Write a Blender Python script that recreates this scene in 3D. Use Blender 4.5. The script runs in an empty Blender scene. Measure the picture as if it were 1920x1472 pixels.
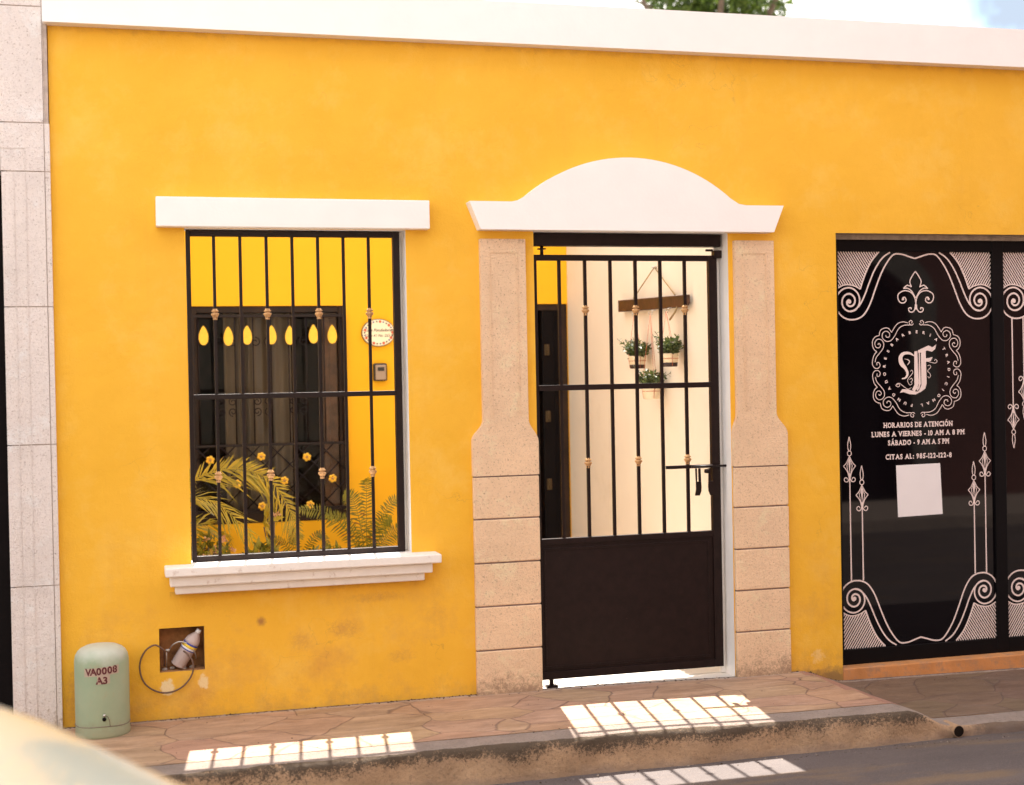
import bpy, math, random
from mathutils import Vector, Matrix
random.seed(7)
PI = math.pi
scene = bpy.context.scene

# ------------------------------------------------------------------ camera
cam_d = bpy.data.cameras.new('camera'); cam = bpy.data.objects.new('camera', cam_d)
scene.collection.objects.link(cam); scene.camera = cam
YAW, PITCH, ROLL = math.radians(15.6733), math.radians(-0.5845), math.radians(-1.0996)
CAM = Vector((0.2568, -7.0, 1.5976))
_f = Vector((math.sin(YAW)*math.cos(PITCH), math.cos(YAW)*math.cos(PITCH), math.sin(PITCH)))
_r0 = Vector((math.cos(YAW), -math.sin(YAW), 0)); _u0 = _r0.cross(_f)
_r = _r0*math.cos(ROLL) + _u0*math.sin(ROLL); _u = -_r0*math.sin(ROLL) + _u0*math.cos(ROLL)
cam.matrix_world = Matrix(((_r.x, _u.x, -_f.x, CAM.x), (_r.y, _u.y, -_f.y, CAM.y), (_r.z, _u.z, -_f.z, CAM.z), (0, 0, 0, 1)))
cam_d.sensor_width = 36; cam_d.lens = 50.06; cam_d.clip_start = .05; cam_d.clip_end = 2000
cam_d.dof.use_dof = True; cam_d.dof.focus_distance = 7.35; cam_d.dof.aperture_fstop = 1.9

# ------------------------------------------------------------------ light
SUN_D = Vector((-.13, -1, -1.695)).normalized()
EL = math.asin(-SUN_D.z); AZ = math.atan2(-SUN_D.x, -SUN_D.y)
sl = bpy.data.lights.new('sun', 'SUN'); so = bpy.data.objects.new('sun', sl); scene.collection.objects.link(so)
sl.energy = 5.0; sl.angle = math.radians(.5); sl.color = (1, .93, .84)
so.rotation_euler = SUN_D.to_track_quat('-Z', 'Y').to_euler(); so.location = (0, 10, 20)
world = bpy.data.worlds.new('World'); scene.world = world; world.use_nodes = True
wn = world.node_tree; wn.nodes.clear()
out = wn.nodes.new('ShaderNodeOutputWorld'); bg = wn.nodes.new('ShaderNodeBackground'); bg.inputs[1].default_value = .10
sky = wn.nodes.new('ShaderNodeTexSky'); sky.sky_type = 'NISHITA'; sky.sun_disc = False
sky.sun_elevation = EL; sky.sun_rotation = AZ; sky.dust_density = .4; sky.ozone_density = 2.0; sky.air_density = 1.0
tc = wn.nodes.new('ShaderNodeTexCoord'); nz = wn.nodes.new('ShaderNodeTexNoise')
nz.inputs['Scale'].default_value = 4.2; nz.inputs['Detail'].default_value = 7; nz.inputs['Roughness'].default_value = .55
rp = wn.nodes.new('ShaderNodeValToRGB'); rp.color_ramp.elements[0].position = .44; rp.color_ramp.elements[1].position = .54
mx = wn.nodes.new('ShaderNodeMixRGB'); mx.inputs[2].default_value = (11.0, 10.3, 9.6, 1)
mp = wn.nodes.new('ShaderNodeMapping'); mp.inputs['Location'].default_value = (0.35, 0.2, 0.1); mp.inputs['Scale'].default_value = (1, 1, 1.8)
wn.links.new(tc.outputs['Generated'], mp.inputs[0]); wn.links.new(mp.outputs[0], nz.inputs[0]); wn.links.new(nz.outputs[0], rp.inputs[0])
wn.links.new(rp.outputs[0], mx.inputs[0]); wn.links.new(sky.outputs[0], mx.inputs[1]); # one gap of blue between the clouds, low over the roof to the right
vd = wn.nodes.new('ShaderNodeVectorMath'); vd.operation = 'DISTANCE'
vd.inputs[1].default_value = (.5614, .7903, .2455)
n2 = wn.nodes.new('ShaderNodeTexNoise'); n2.inputs['Scale'].default_value = 34; n2.inputs['Detail'].default_value = 5
ma = wn.nodes.new('ShaderNodeMath'); ma.operation = 'MULTIPLY_ADD'; ma.inputs[1].default_value = .06
gr = wn.nodes.new('ShaderNodeValToRGB'); gr.color_ramp.elements[0].position = .052; gr.color_ramp.elements[1].position = .070
gr.color_ramp.elements[0].color = (1, 1, 1, 1); gr.color_ramp.elements[1].color = (0, 0, 0, 1)
m2 = wn.nodes.new('ShaderNodeMixRGB'); m2.inputs[2].default_value = (1.9, 2.25, 2.75, 1)
wn.links.new(tc.outputs['Generated'], vd.inputs[0]); wn.links.new(tc.outputs['Generated'], n2.inputs[0]); wn.links.new(n2.outputs[0], ma.inputs[0]); wn.links.new(vd.outputs['Value'], ma.inputs[2])
wn.links.new(ma.outputs[0], gr.inputs[0]); wn.links.new(gr.outputs[0], m2.inputs[0]); wn.links.new(mx.outputs[0], m2.inputs[1]); wn.links.new(m2.outputs[0], bg.inputs[0]); wn.links.new(bg.outputs[0], out.inputs[0])
scene.view_settings.view_transform = 'Standard'; scene.view_settings.look = 'None'
scene.view_settings.exposure = 1.78; scene.view_settings.gamma = 1.0
scene.cycles.max_bounces = 10; scene.cycles.diffuse_bounces = 6; scene.cycles.transparent_max_bounces = 16
scene.cycles.caustics_reflective = False; scene.cycles.caustics_refractive = False
scene.cycles.sample_clamp_indirect = 6

# ------------------------------------------------------------------ materials
M = {}
def nodes_of(name):
    m = bpy.data.materials.new(name); m.use_nodes = True; nt = m.node_tree
    return m, nt, nt.nodes['Principled BSDF']
def N(nt, t, **kw):
    n = nt.nodes.new(t)
    for k, v in kw.items():
        if k in n.inputs: n.inputs[k].default_value = v
        else: setattr(n, k, v)
    return n
def pos(nt):
    return N(nt, 'ShaderNodeNewGeometry').outputs['Position']
def noise(nt, scale, detail=4, rough=.55, src=None, stretch=None):
    n = N(nt, 'ShaderNodeTexNoise', Scale=scale, Detail=detail, Roughness=rough)
    s = src or pos(nt)
    if stretch:
        mp = N(nt, 'ShaderNodeMapping'); mp.inputs['Scale'].default_value = stretch; nt.links.new(s, mp.inputs[0]); s = mp.outputs[0]
    nt.links.new(s, n.inputs['Vector']); return n.outputs['Fac']
def ramp(nt, fac, a, b, c0=(0, 0, 0), c1=(1, 1, 1)):
    if b > 1: fac = math_(nt, 'MULTIPLY', fac, .25); a /= 4; b /= 4
    r = N(nt, 'ShaderNodeValToRGB'); e = r.color_ramp.elements
    e[0].position = a; e[1].position = b; e[0].color = (*c0, 1); e[1].color = (*c1, 1)
    nt.links.new(fac, r.inputs[0]); return r.outputs[0]
def mix(nt, fac, a, b, mode='MIX'):
    n = N(nt, 'ShaderNodeMixRGB'); n.blend_type = mode
    for i, v in ((0, fac), (1, a), (2, b)):
        if isinstance(v, (int, float)): n.inputs[i].default_value = v
        elif isinstance(v, tuple): n.inputs[i].default_value = (*v, 1)
        else: nt.links.new(v, n.inputs[i])
    return n.outputs[0]
def math_(nt, op, a, b=0.0):
    n = N(nt, 'ShaderNodeMath'); n.operation = op
    for i, v in ((0, a), (1, b)):
        if isinstance(v, (int, float)): n.inputs[i].default_value = v
        else: nt.links.new(v, n.inputs[i])
    return n.outputs[0]
def bump(nt, p, h, strength=.3, dist=.01):
    b = N(nt, 'ShaderNodeBump', Strength=strength, Distance=dist); nt.links.new(h, b.inputs['Height'])
    nt.links.new(b.outputs[0], p.inputs['Normal']); return b
def sep(nt):
    s = N(nt, 'ShaderNodeSeparateXYZ'); nt.links.new(pos(nt), s.inputs[0]); return s.outputs
def plain(key, c, rough=.6, metal=0., var=.15, vs=8., bs=0., bscale=60., spots=None, **kw):
    m, nt, p = nodes_of(key); M[key] = m
    n = noise(nt, vs, 5)
    c0 = tuple(x*(1-var) for x in c); c1 = tuple(min(1, x*(1+var)) for x in c)
    col = ramp(nt, n, .3, .7, c0, c1)
    if spots:
        sc, lo, hi, pc = spots
        col = mix(nt, ramp(nt, noise(nt, sc, 6, .7), lo, hi), col, pc)
    nt.links.new(col, p.inputs['Base Color'])
    p.inputs['Roughness'].default_value = rough; p.inputs['Metallic'].default_value = metal
    for k, v in kw.items():
        if k in p.inputs: p.inputs[k].default_value = v
    if bs: bump(nt, p, noise(nt, bscale, 6, .65), bs, .006)
    return m

def facade_paint():
    m, nt, p = nodes_of('yellow_facade_paint'); M['yellow'] = m
    X, Y, Z = sep(nt)
    col = ramp(nt, noise(nt, 1.3, 5, .6), .3, .7, (.80, .430, .034), (.87, .482, .052))
    # lighter chalky areas and faded roller patches
    col = mix(nt, math_(nt, 'MULTIPLY', ramp(nt, noise(nt, 3.1, 7, .7), .50, .68), .42), col, (.88, .565, .12))
    # vertical runs
    col = mix(nt, math_(nt, 'MULTIPLY', ramp(nt, noise(nt, 2.2, 5, .7, stretch=(3.5, 1, .35)), .55, .75), .18), col, (.70, .34, .045))
    # rising damp, grime and scuffs near the pavement
    low = math_(nt, 'SUBTRACT', 1.0, math_(nt, 'MULTIPLY', math_(nt, 'ADD', Z, .1), 2.0))
    lown = ramp(nt, math_(nt, 'ADD', math_(nt, 'MULTIPLY', low, .5), math_(nt, 'MULTIPLY', noise(nt, 9, 8, .75), .62)), .62, .82)
    col = mix(nt, math_(nt, 'MULTIPLY', lown, .55), col, (.46, .25, .085))
    base = math_(nt, 'SUBTRACT', 1.0, math_(nt, 'MULTIPLY', math_(nt, 'ADD', Z, .07), 9.0))
    bn = ramp(nt, math_(nt, 'ADD', math_(nt, 'MULTIPLY', base, .55), math_(nt, 'MULTIPLY', noise(nt, 26, 8, .75), .7)), .58, .80)
    col = mix(nt, math_(nt, 'MULTIPLY', bn, .75), col, (.20, .12, .06))
    # sparse dark marks over the lower half
    lo2 = ramp(nt, Z, .55, .85, (1, 1, 1), (0, 0, 0))
    mk = math_(nt, 'MULTIPLY', ramp(nt, noise(nt, 7.5, 8, .8), .62, .74), lo2)
    col = mix(nt, math_(nt, 'MULTIPLY', mk, .75), col, (.42, .20, .07))
    mo = math_(nt, 'MULTIPLY', ramp(nt, noise(nt, 2.6, 8, .7), .50, .70), ramp(nt, Z, .35, 1.0, (1, 1, 1), (0, 0, 0)))
    col = mix(nt, math_(nt, 'MULTIPLY', mo, .62), col, (.60, .29, .07))
    # a few bare patches under the niche and by the shop corner
    for cx, cz, rx, rz, am in ((.487, .150, .046, .058, .85), (.650, .165, .034, .058, .7), (3.93, .05, .06, .05, .3)):
        dx = math_(nt, 'POWER', math_(nt, 'DIVIDE', math_(nt, 'SUBTRACT', X, cx), rx), 2)
        dz = math_(nt, 'POWER', math_(nt, 'DIVIDE', math_(nt, 'SUBTRACT', Z, cz), rz), 2)
        d = math_(nt, 'ADD', math_(nt, 'ADD', dx, dz), math_(nt, 'MULTIPLY', math_(nt, 'ADD', noise(nt, 42, 8, .8), noise(nt, 14, 4)), 2.2))
        col = mix(nt, ramp(nt, d, 2.45, 2.75, (am, am, am), (0, 0, 0)), col, (.86, .70, .42))
    # rubbed brownish smudges low on the wall
    for cx, cz, rx, rz, am in ((1.34, .375, .13, .07, .55), (1.12, .33, .10, .09, .4), (1.62, .22, .12, .05, .4), (.80, .27, .05, .09, .35), (1.80, .40, .09, .12, .3), (3.90, .35, .05, .12, .3), (.06, .12, .08, .25, .6), (1.5, .52, .28, .04, .4)):
        dx = math_(nt, 'POWER', math_(nt, 'DIVIDE', math_(nt, 'SUBTRACT', X, cx), rx), 2)
        dz = math_(nt, 'POWER', math_(nt, 'DIVIDE', math_(nt, 'SUBTRACT', Z, cz), rz), 2)
        d = math_(nt, 'ADD', math_(nt, 'ADD', dx, dz), math_(nt, 'MULTIPLY', noise(nt, 38, 12, .95), 4.6))
        col = mix(nt, ramp(nt, d, 2.1, 2.75, (am, am, am), (0, 0, 0)), col, (.50, .24, .075))
    # small rust stain
    dx = math_(nt, 'SUBTRACT', X, .931); dz = math_(nt, 'SUBTRACT', Z, .436)
    d = math_(nt, 'SQRT', math_(nt, 'ADD', math_(nt, 'POWER', dx, 2), math_(nt, 'POWER', dz, 2)))
    d = math_(nt, 'ADD', d, math_(nt, 'MULTIPLY', noise(nt, 60, 5, .7), .03))
    col = mix(nt, ramp(nt, d, .022, .044, (.75, .75, .75), (0, 0, 0)), col, (.30, .13, .06))
    # hairline cracks
    v = N(nt, 'ShaderNodeTexVoronoi', Scale=1.1); v.feature = 'DISTANCE_TO_EDGE'
    wv = N(nt, 'ShaderNodeVectorMath'); wv.operation = 'ADD'
    nn = N(nt, 'ShaderNodeTexNoise', Scale=3.0, Detail=6); nt.links.new(pos(nt), nn.inputs['Vector'])
    nt.links.new(pos(nt), wv.inputs[0]); nt.links.new(nn.outputs['Color'], wv.inputs[1]); nt.links.new(wv.outputs[0], v.inputs['Vector'])
    ck = math_(nt, 'MULTIPLY', ramp(nt, v.outputs['Distance'], .0008, .003, (1, 1, 1), (0, 0, 0)), ramp(nt, noise(nt, 1.7, 2), .54, .62))
    col = mix(nt, math_(nt, 'MULTIPLY', ck, .35), col, (.42, .22, .06))
    # dirt line right under the cornice, window sill and lintels
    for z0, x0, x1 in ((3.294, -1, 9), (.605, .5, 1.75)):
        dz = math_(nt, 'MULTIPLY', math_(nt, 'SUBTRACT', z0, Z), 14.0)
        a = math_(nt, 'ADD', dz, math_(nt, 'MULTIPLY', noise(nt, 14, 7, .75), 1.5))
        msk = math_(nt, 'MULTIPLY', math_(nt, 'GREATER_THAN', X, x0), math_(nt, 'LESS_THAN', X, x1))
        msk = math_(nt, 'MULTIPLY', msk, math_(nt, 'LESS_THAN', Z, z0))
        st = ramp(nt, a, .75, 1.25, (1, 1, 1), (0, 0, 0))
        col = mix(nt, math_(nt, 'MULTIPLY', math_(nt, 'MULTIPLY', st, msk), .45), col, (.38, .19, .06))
    nt.links.new(col, p.inputs['Base Color']); p.inputs['Roughness'].default_value = .8; p.inputs['Specular IOR Level'].default_value = .2
    h = math_(nt, 'ADD', math_(nt, 'MULTIPLY', noise(nt, 4, 4), 2.2), math_(nt, 'MULTIPLY', noise(nt, 120, 5, .7), .35))
    bump(nt, p, h, .5, .014)
facade_paint()
plain('inner_yellow', (.84, .42, .001), .8, var=.02, vs=1.5, bs=.12, bscale=70)
plain('cream_wall', (.75, .665, .55), .75, var=.035, vs=1.6, bs=.15, bscale=50, spots=(1.1, .58, .80, (.60, .52, .40)))
plain('white_paint', (.86, .83, .80), .6, var=.02, vs=6, bs=.12, bscale=60)
plain('reveal_white', (.80, .77, .74), .65, var=.04, vs=9, bs=.15, bscale=70, spots=(14, .68, .8, (.6, .52, .44)))
plain('sill_white', (.82, .76, .70), .65, var=.04, vs=14, bs=.25, bscale=70, spots=(22, .60, .74, (.55, .44, .36)))
plain('iron', (.012, .0055, .005), .42, var=.25, vs=25, bs=.18, bscale=60, spots=(40, .68, .8, (.10, .055, .045)), **{'Specular IOR Level': .22})
plain('brass', (.52, .29, .12), .42, metal=.35, var=.2, vs=90)
plain('old_brass', (.07, .04, .012), .5, metal=.3, var=.2)
plain('raw_brick', (.36, .17, .065), .9, var=.5, vs=18, bs=.8, bscale=35)
plain('raw_concrete', (.30, .25, .21), .9, var=.3, vs=20, bs=.6, bscale=60)
plain('dark_void', (.008, .006, .006), .9, var=.1, **{'Specular IOR Level': .08})
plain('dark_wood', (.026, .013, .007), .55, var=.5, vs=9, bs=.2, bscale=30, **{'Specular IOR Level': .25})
plain('brown_wood', (.16, .07, .028), .5, var=.45, vs=12, bs=.2, bscale=30)
plain('board_wood', (.050, .017, .007), .5, var=.4, vs=14, bs=.3, bscale=40)
plain('curtain', (.20, .15, .10), .9, var=.1, vs=3)
plain('rope', (.34, .24, .12), .9, var=.2)
plain('red_cord', (.45, .10, .04), .8, var=.2)
plain('pot_glaze', (.75, .62, .44), .5, var=.1)
plain('pot_dark', (.030, .010, .007), .5, var=.1)
plain('black_alu', (.004, .003, .0035), .5, var=.1, **{'Specular IOR Level': .12})
plain('decal_white', (.80, .66, .62), .5, var=.03)
plain('paper', (.80, .76, .76), .6, var=.02)
plain('mortar', (.33, .26, .20), .9, var=.3, vs=30, bs=.4)
plain('step_orange', (.56, .235, .075), .8, var=.25, vs=7, bs=.5, bscale=50, spots=(14, .48, .68, (.34, .19, .11)))
plain('gold_drop', (.90, .50, .03), .45, metal=.1, var=.08, vs=60)
plain('key_grey', (.34, .25, .18), .45, metal=.3, var=.05)
plain('black_plastic', (.02, .015, .012), .5, var=.1)
plain('ceramic', (.85, .78, .55), .25, var=.03)
plain('ink_dark', (.09, .05, .04), .5, var=.05)
plain('ink_red', (.55, .09, .03), .5, var=.05)
plain('ink_blue', (.06, .05, .20), .5, var=.05)
plain('stencil_red', (.10, .008, .012), .6, var=.3, vs=60)
plain('stencil_pink', (.44, .34, .26), .6, var=.1, vs=40)
plain('galv', (.50, .46, .42), .35, metal=.8, var=.1)
plain('cable_brown', (.13, .07, .045), .5, var=.2)
plain('label_yellow', (.80, .55, .05), .4, var=.1)
plain('label_blue', (.05, .07, .35), .4, var=.1)
plain('label_white', (.8, .8, .8), .4, var=.05)
plain('soil', (.06, .035, .02), .95, var=.4, vs=30, bs=.8, bscale=40)
plain('patio_tile', (.70, .66, .60), .6, var=.08, vs=5)
plain('roof_grey', (.45, .42, .38), .85, var=.15)
plain('bark', (.10, .07, .045), .9, var=.4, vs=12, bs=.6, bscale=20)
plain('opp_cream', (.52, .46, .37), .8, var=.06, vs=1.5, bs=.2)
plain('opp_trim', (.70, .68, .64), .8, var=.05)
plain('opp_brown', (.115, .042, .030), .8, var=.15, vs=2, bs=.3)
plain('opp_stone', (.13, .115, .095), .85, var=.25, vs=4, bs=.5)
plain('hole_brown', (.016, .011, .008), .95, var=.3, **{'Specular IOR Level': .1})
plain('tyre', (.02, .02, .02), .8, var=.1)
plain('chrome', (.6, .6, .6), .2, metal=1, var=.02)
plain('lamp_lens', (.7, .7, .68), .1, var=.02)
plain('neighbour_plaster', (.62, .56, .50), .8, var=.08, vs=3, bs=.3)

def stone(key, c, dark, pits=.6, big=3.0, topdirt=None):
    m, nt, p = nodes_of(key); M[key] = m
    X, Y, Z = sep(nt)
    col = ramp(nt, noise(nt, big, 5), .3, .7, tuple(x*.93 for x in c), tuple(min(1, x*1.06) for x in c))
    col = mix(nt, math_(nt, 'MULTIPLY', ramp(nt, noise(nt, 9, 7, .7), .52, .72), .35), col, tuple(x*.78 for x in c))
    col = mix(nt, math_(nt, 'MULTIPLY', ramp(nt, noise(nt, 5.5, 7, .75), .54, .66), .55), col, tuple(min(.9, x*1.28) for x in c))
    col = mix(nt, math_(nt, 'MULTIPLY', ramp(nt, noise(nt, 34, 8, .85), .52, .66), .35), col, tuple(x*.6 for x in c))
    f = noise(nt, 95, 6, .75)
    col = mix(nt, math_(nt, 'MULTIPLY', ramp(nt, f, .56, .68), pits), col, dark)
    if topdirt:
        for z0, k, amt, dc in topdirt:
            a = math_(nt, 'ADD', math_(nt, 'MULTIPLY', math_(nt, 'SUBTRACT', Z, z0), k), math_(nt, 'MULTIPLY', noise(nt, 48, 9, .85), 1.0))
            a = math_(nt, 'ADD', a, math_(nt, 'MULTIPLY', noise(nt, 7, 5), .35))
            col = mix(nt, math_(nt, 'MULTIPLY', ramp(nt, a, .68, .86), amt), col, dc)
    nt.links.new(col, p.inputs['Base Color']); p.inputs['Roughness'].default_value = .85
    h = math_(nt, 'ADD', noise(nt, 110, 6, .75), math_(nt, 'MULTIPLY', noise(nt, 18, 4), .8))
    bump(nt, p, h, .9, .010)
stone('stone_peach', (.87, .615, .395), (.30, .17, .10), .85, topdirt=[(2.30, 3.0, .7, (.22, .13, .10)), (.10, -1.6, .75, (.27, .16, .10))])
stone('stone_pink', (.83, .745, .70), (.32, .22, .18), .8, 2.0, topdirt=[(.10, -1.6, .65, (.36, .26, .16))])
plain('pale_groove', (.46, .38, .33), .9, var=.2, vs=30)
plain('groove', (.22, .15, .13), .9, var=.3, vs=30)

def tank_mat():
    m, nt, p = nodes_of('tank_green'); M['tank'] = m
    X, Y, Z = sep(nt)
    col = ramp(nt, noise(nt, 6, 5), .3, .7, (.27, .35, .225), (.35, .41, .27))
    col = mix(nt, math_(nt, 'MULTIPLY', ramp(nt, noise(nt, 24, 9, .85), .54, .68), .5), col, (.36, .29, .17))
    top = math_(nt, 'ADD', math_(nt, 'MULTIPLY', math_(nt, 'SUBTRACT', Z, .33), 8.), noise(nt, 14, 5))
    col = mix(nt, math_(nt, 'MULTIPLY', ramp(nt, top, .4, .9), .6), col, (.58, .56, .50))
    low = math_(nt, 'ADD', math_(nt, 'MULTIPLY', math_(nt, 'SUBTRACT', .07, Z), 8.), noise(nt, 30, 7, .7))
    col = mix(nt, math_(nt, 'MULTIPLY', ramp(nt, low, .5, .9), .45), col, (.27, .22, .13))
    nt.links.new(col, p.inputs['Base Color']); p.inputs['Roughness'].default_value = .5
    bump(nt, p, noise(nt, 40, 5), .15, .004)
tank_mat()

def pavement_mat(key, k):
    m, nt, p = nodes_of(key); M[key] = m
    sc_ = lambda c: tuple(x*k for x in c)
    X, Y, Z = sep(nt)
    mp = N(nt, 'ShaderNodeMapping'); mp.inputs['Scale'].default_value = (1.0, 1.55, 0)
    wv = N(nt, 'ShaderNodeVectorMath'); wv.operation = 'ADD'
    nn = N(nt, 'ShaderNodeTexNoise', Scale=2.4, Detail=3); nt.links.new(pos(nt), nn.inputs['Vector'])
    sc = N(nt, 'ShaderNodeVectorMath'); sc.operation = 'SCALE'; sc.inputs['Scale'].default_value = .22; nt.links.new(nn.outputs['Color'], sc.inputs[0])
    nt.links.new(pos(nt), wv.inputs[0]); nt.links.new(sc.outputs[0], wv.inputs[1]); nt.links.new(wv.outputs[0], mp.inputs[0])
    v = N(nt, 'ShaderNodeTexVoronoi', Scale=2.7); v.feature = 'DISTANCE_TO_EDGE'; nt.links.new(mp.outputs[0], v.inputs['Vector'])
    v2 = N(nt, 'ShaderNodeTexVoronoi', Scale=2.7); nt.links.new(mp.outputs[0], v2.inputs['Vector'])
    col = ramp(nt, noise(nt, 7, 9, .78, stretch=(.4, 1.9, 1)), .34, .66, sc_((.25, .145, .085)), sc_((.49, .31, .195)))
    col = mix(nt, .06, col, v2.outputs['Color'], 'SOFT_LIGHT')
    col = mix(nt, math_(nt, 'MULTIPLY', ramp(nt, noise(nt, 17, 8, .75, stretch=(.45, 1.7, 1)), .56, .72), .5), col, sc_((.55, .42, .35)))
    col = mix(nt, math_(nt, 'MULTIPLY', ramp(nt, noise(nt, 9, 9, .8), .55, .68), .55), col, sc_((.17, .11, .09)))
    lw = N(nt, 'ShaderNodeMath'); lw.operation = 'MULTIPLY'
    jn = math_(nt, 'ADD', v.outputs['Distance'], math_(nt, 'MULTIPLY', noise(nt, 40, 4), .018))
    joint = ramp(nt, jn, .012, .026, (1, 1, 1), (0, 0, 0))
    col = mix(nt, math_(nt, 'MULTIPLY', joint, .55), col, (.085, .05, .042))
    # cement smear along the wall foot
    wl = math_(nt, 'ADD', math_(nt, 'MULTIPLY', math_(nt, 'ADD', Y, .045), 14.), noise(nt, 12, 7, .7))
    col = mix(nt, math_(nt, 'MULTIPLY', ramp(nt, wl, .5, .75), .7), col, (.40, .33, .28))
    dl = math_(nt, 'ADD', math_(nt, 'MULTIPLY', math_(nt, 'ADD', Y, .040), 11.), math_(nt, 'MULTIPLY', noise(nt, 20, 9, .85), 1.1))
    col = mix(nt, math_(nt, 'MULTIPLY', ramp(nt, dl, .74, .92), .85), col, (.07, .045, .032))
    nt.links.new(col, p.inputs['Base Color']); p.inputs['Roughness'].default_value = .68
    h = math_(nt, 'SUBTRACT', math_(nt, 'ADD', noise(nt, 30, 7, .7), math_(nt, 'MULTIPLY', noise(nt, 6, 4), 1.2)), math_(nt, 'MULTIPLY', joint, 1.1))
    bump(nt, p, h, .5, .012)
pavement_mat('pavement', 1.0); pavement_mat('pavement_dull_shaded', .42)  # dull copy: greyer slab concrete, plus the right side's dimmer light darkened in

def kerb_mat(key, c, moss):
    m, nt, p = nodes_of(key); M[key] = m
    X, Y, Z = sep(nt)
    col = ramp(nt, noise(nt, 7, 6, .65), .3, .7, tuple(x*.8 for x in c), tuple(x*1.15 for x in c))
    col = mix(nt, math_(nt, 'MULTIPLY', ramp(nt, noise(nt, 70, 8, .85), .53, .62), .65), col, tuple(x*.35 for x in c))
    if moss:
        a = math_(nt, 'ADD', math_(nt, 'MULTIPLY', math_(nt, 'ADD', Z, .105), 3.2), math_(nt, 'MULTIPLY', noise(nt, 75, 9, .9), 1.25))
        a = math_(nt, 'ADD', a, math_(nt, 'MULTIPLY', noise(nt, 5, 5), .55))
        col = mix(nt, math_(nt, 'MULTIPLY', ramp(nt, a, .94, 1.0), .85), col, (.040, .030, .020))
        rx = math_(nt, 'ADD', math_(nt, 'MULTIPLY', math_(nt, 'SUBTRACT', X, 4.25), 3.0), math_(nt, 'MULTIPLY', noise(nt, 30, 9, .85), 1.0))
        col = mix(nt, math_(nt, 'MULTIPLY', ramp(nt, rx, .5, .8), .8), col, (.11, .075, .055))
        b = math_(nt, 'ADD', math_(nt, 'MULTIPLY', math_(nt, 'ADD', Z, .16), -9.0), math_(nt, 'MULTIPLY', noise(nt, 6, 6, .7), 1.0))
        col = mix(nt, math_(nt, 'MULTIPLY', ramp(nt, b, .45, .8), .45), col, (.20, .15, .13))
    nt.links.new(col, p.inputs['Base Color']); p.inputs['Roughness'].default_value = .88
    bump(nt, p, math_(nt, 'ADD', noise(nt, 45, 8, .8), noise(nt, 12, 5)), .9, .02)
kerb_mat('kerb_face', (.52, .33, .19), True)
kerb_mat('kerb_top', (.33, .255, .21), False)
kerb_mat('ramp_paint', (.42, .22, .15), False)

def road_mat():
    m, nt, p = nodes_of('road_surface'); M['road'] = m
    X, Y, Z = sep(nt)
    col = ramp(nt, noise(nt, 2.2, 6, .65, stretch=(.5, 1.4, 1)), .3, .7, (.062, .047, .044), (.108, .084, .078))
    col = mix(nt, math_(nt, 'MULTIPLY', ramp(nt, noise(nt, 3.2, 7, .7, stretch=(.35, 1.6, 1)), .54, .68), .6), col, (.19, .115, .05))
    col = mix(nt, math_(nt, 'MULTIPLY', ramp(nt, noise(nt, 9, 8, .75), .60, .70), .5), col, (.035, .03, .032))
    col = mix(nt, math_(nt, 'MULTIPLY', ramp(nt, noise(nt, 140, 5, .8), .53, .66), .5), col, (.27, .22, .19))
    nt.links.new(col, p.inputs['Base Color']); p.inputs['Roughness'].default_value = .7
    bump(nt, p, math_(nt, 'ADD', noise(nt, 80, 6, .75), noise(nt, 8, 5)), .55, .012)
road_mat()

def leaf_mat(key, c0, c1, c2=None, trans=.35, vs=6):
    m, nt, p = nodes_of(key); M[key] = m
    info = N(nt, 'ShaderNodeNewGeometry')
    r = N(nt, 'ShaderNodeValToRGB'); e = r.color_ramp.elements
    e[0].color = (*c0, 1); e[1].color = (*c1, 1)
    if c2: x = r.color_ramp.elements.new(.93); x.color = (*c1, 1); r.color_ramp.elements[-1].color = (*c2, 1)
    nt.links.new(info.outputs['Random Per Island'], r.inputs[0])
    col = mix(nt, .3, r.outputs[0], ramp(nt, noise(nt, vs, 3), .3, .7, tuple(x*.6 for x in c0), c1))
    nt.links.new(col, p.inputs['Base Color']); p.inputs['Roughness'].default_value = .5
    tr = N(nt, 'ShaderNodeBsdfTranslucent'); nt.links.new(col, tr.inputs[0])
    ms = N(nt, 'ShaderNodeMixShader'); ms.inputs[0].default_value = trans
    nt.links.new(p.outputs[0], ms.inputs[1]); nt.links.new(tr.outputs[0], ms.inputs[2])
    nt.links.new(ms.outputs[0], nt.nodes['Material Output'].inputs[0])
leaf_mat('palm_leaf', (.24, .20, .01), (.50, .34, .015))
leaf_mat('fern_leaf', (.09, .10, .01), (.26, .22, .015), (.32, .07, .01))
leaf_mat('dark_leaf', (.03, .06, .012), (.09, .13, .02), (.20, .14, .02))
leaf_mat('tree_leaf', (.035, .075, .010), (.11, .17, .02))
leaf_mat('pot_leaf', (.035, .055, .015), (.11, .135, .035), (.15, .085, .07))
leaf_mat('flower_pink', (.45, .20, .10), (.60, .36, .20))

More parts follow.
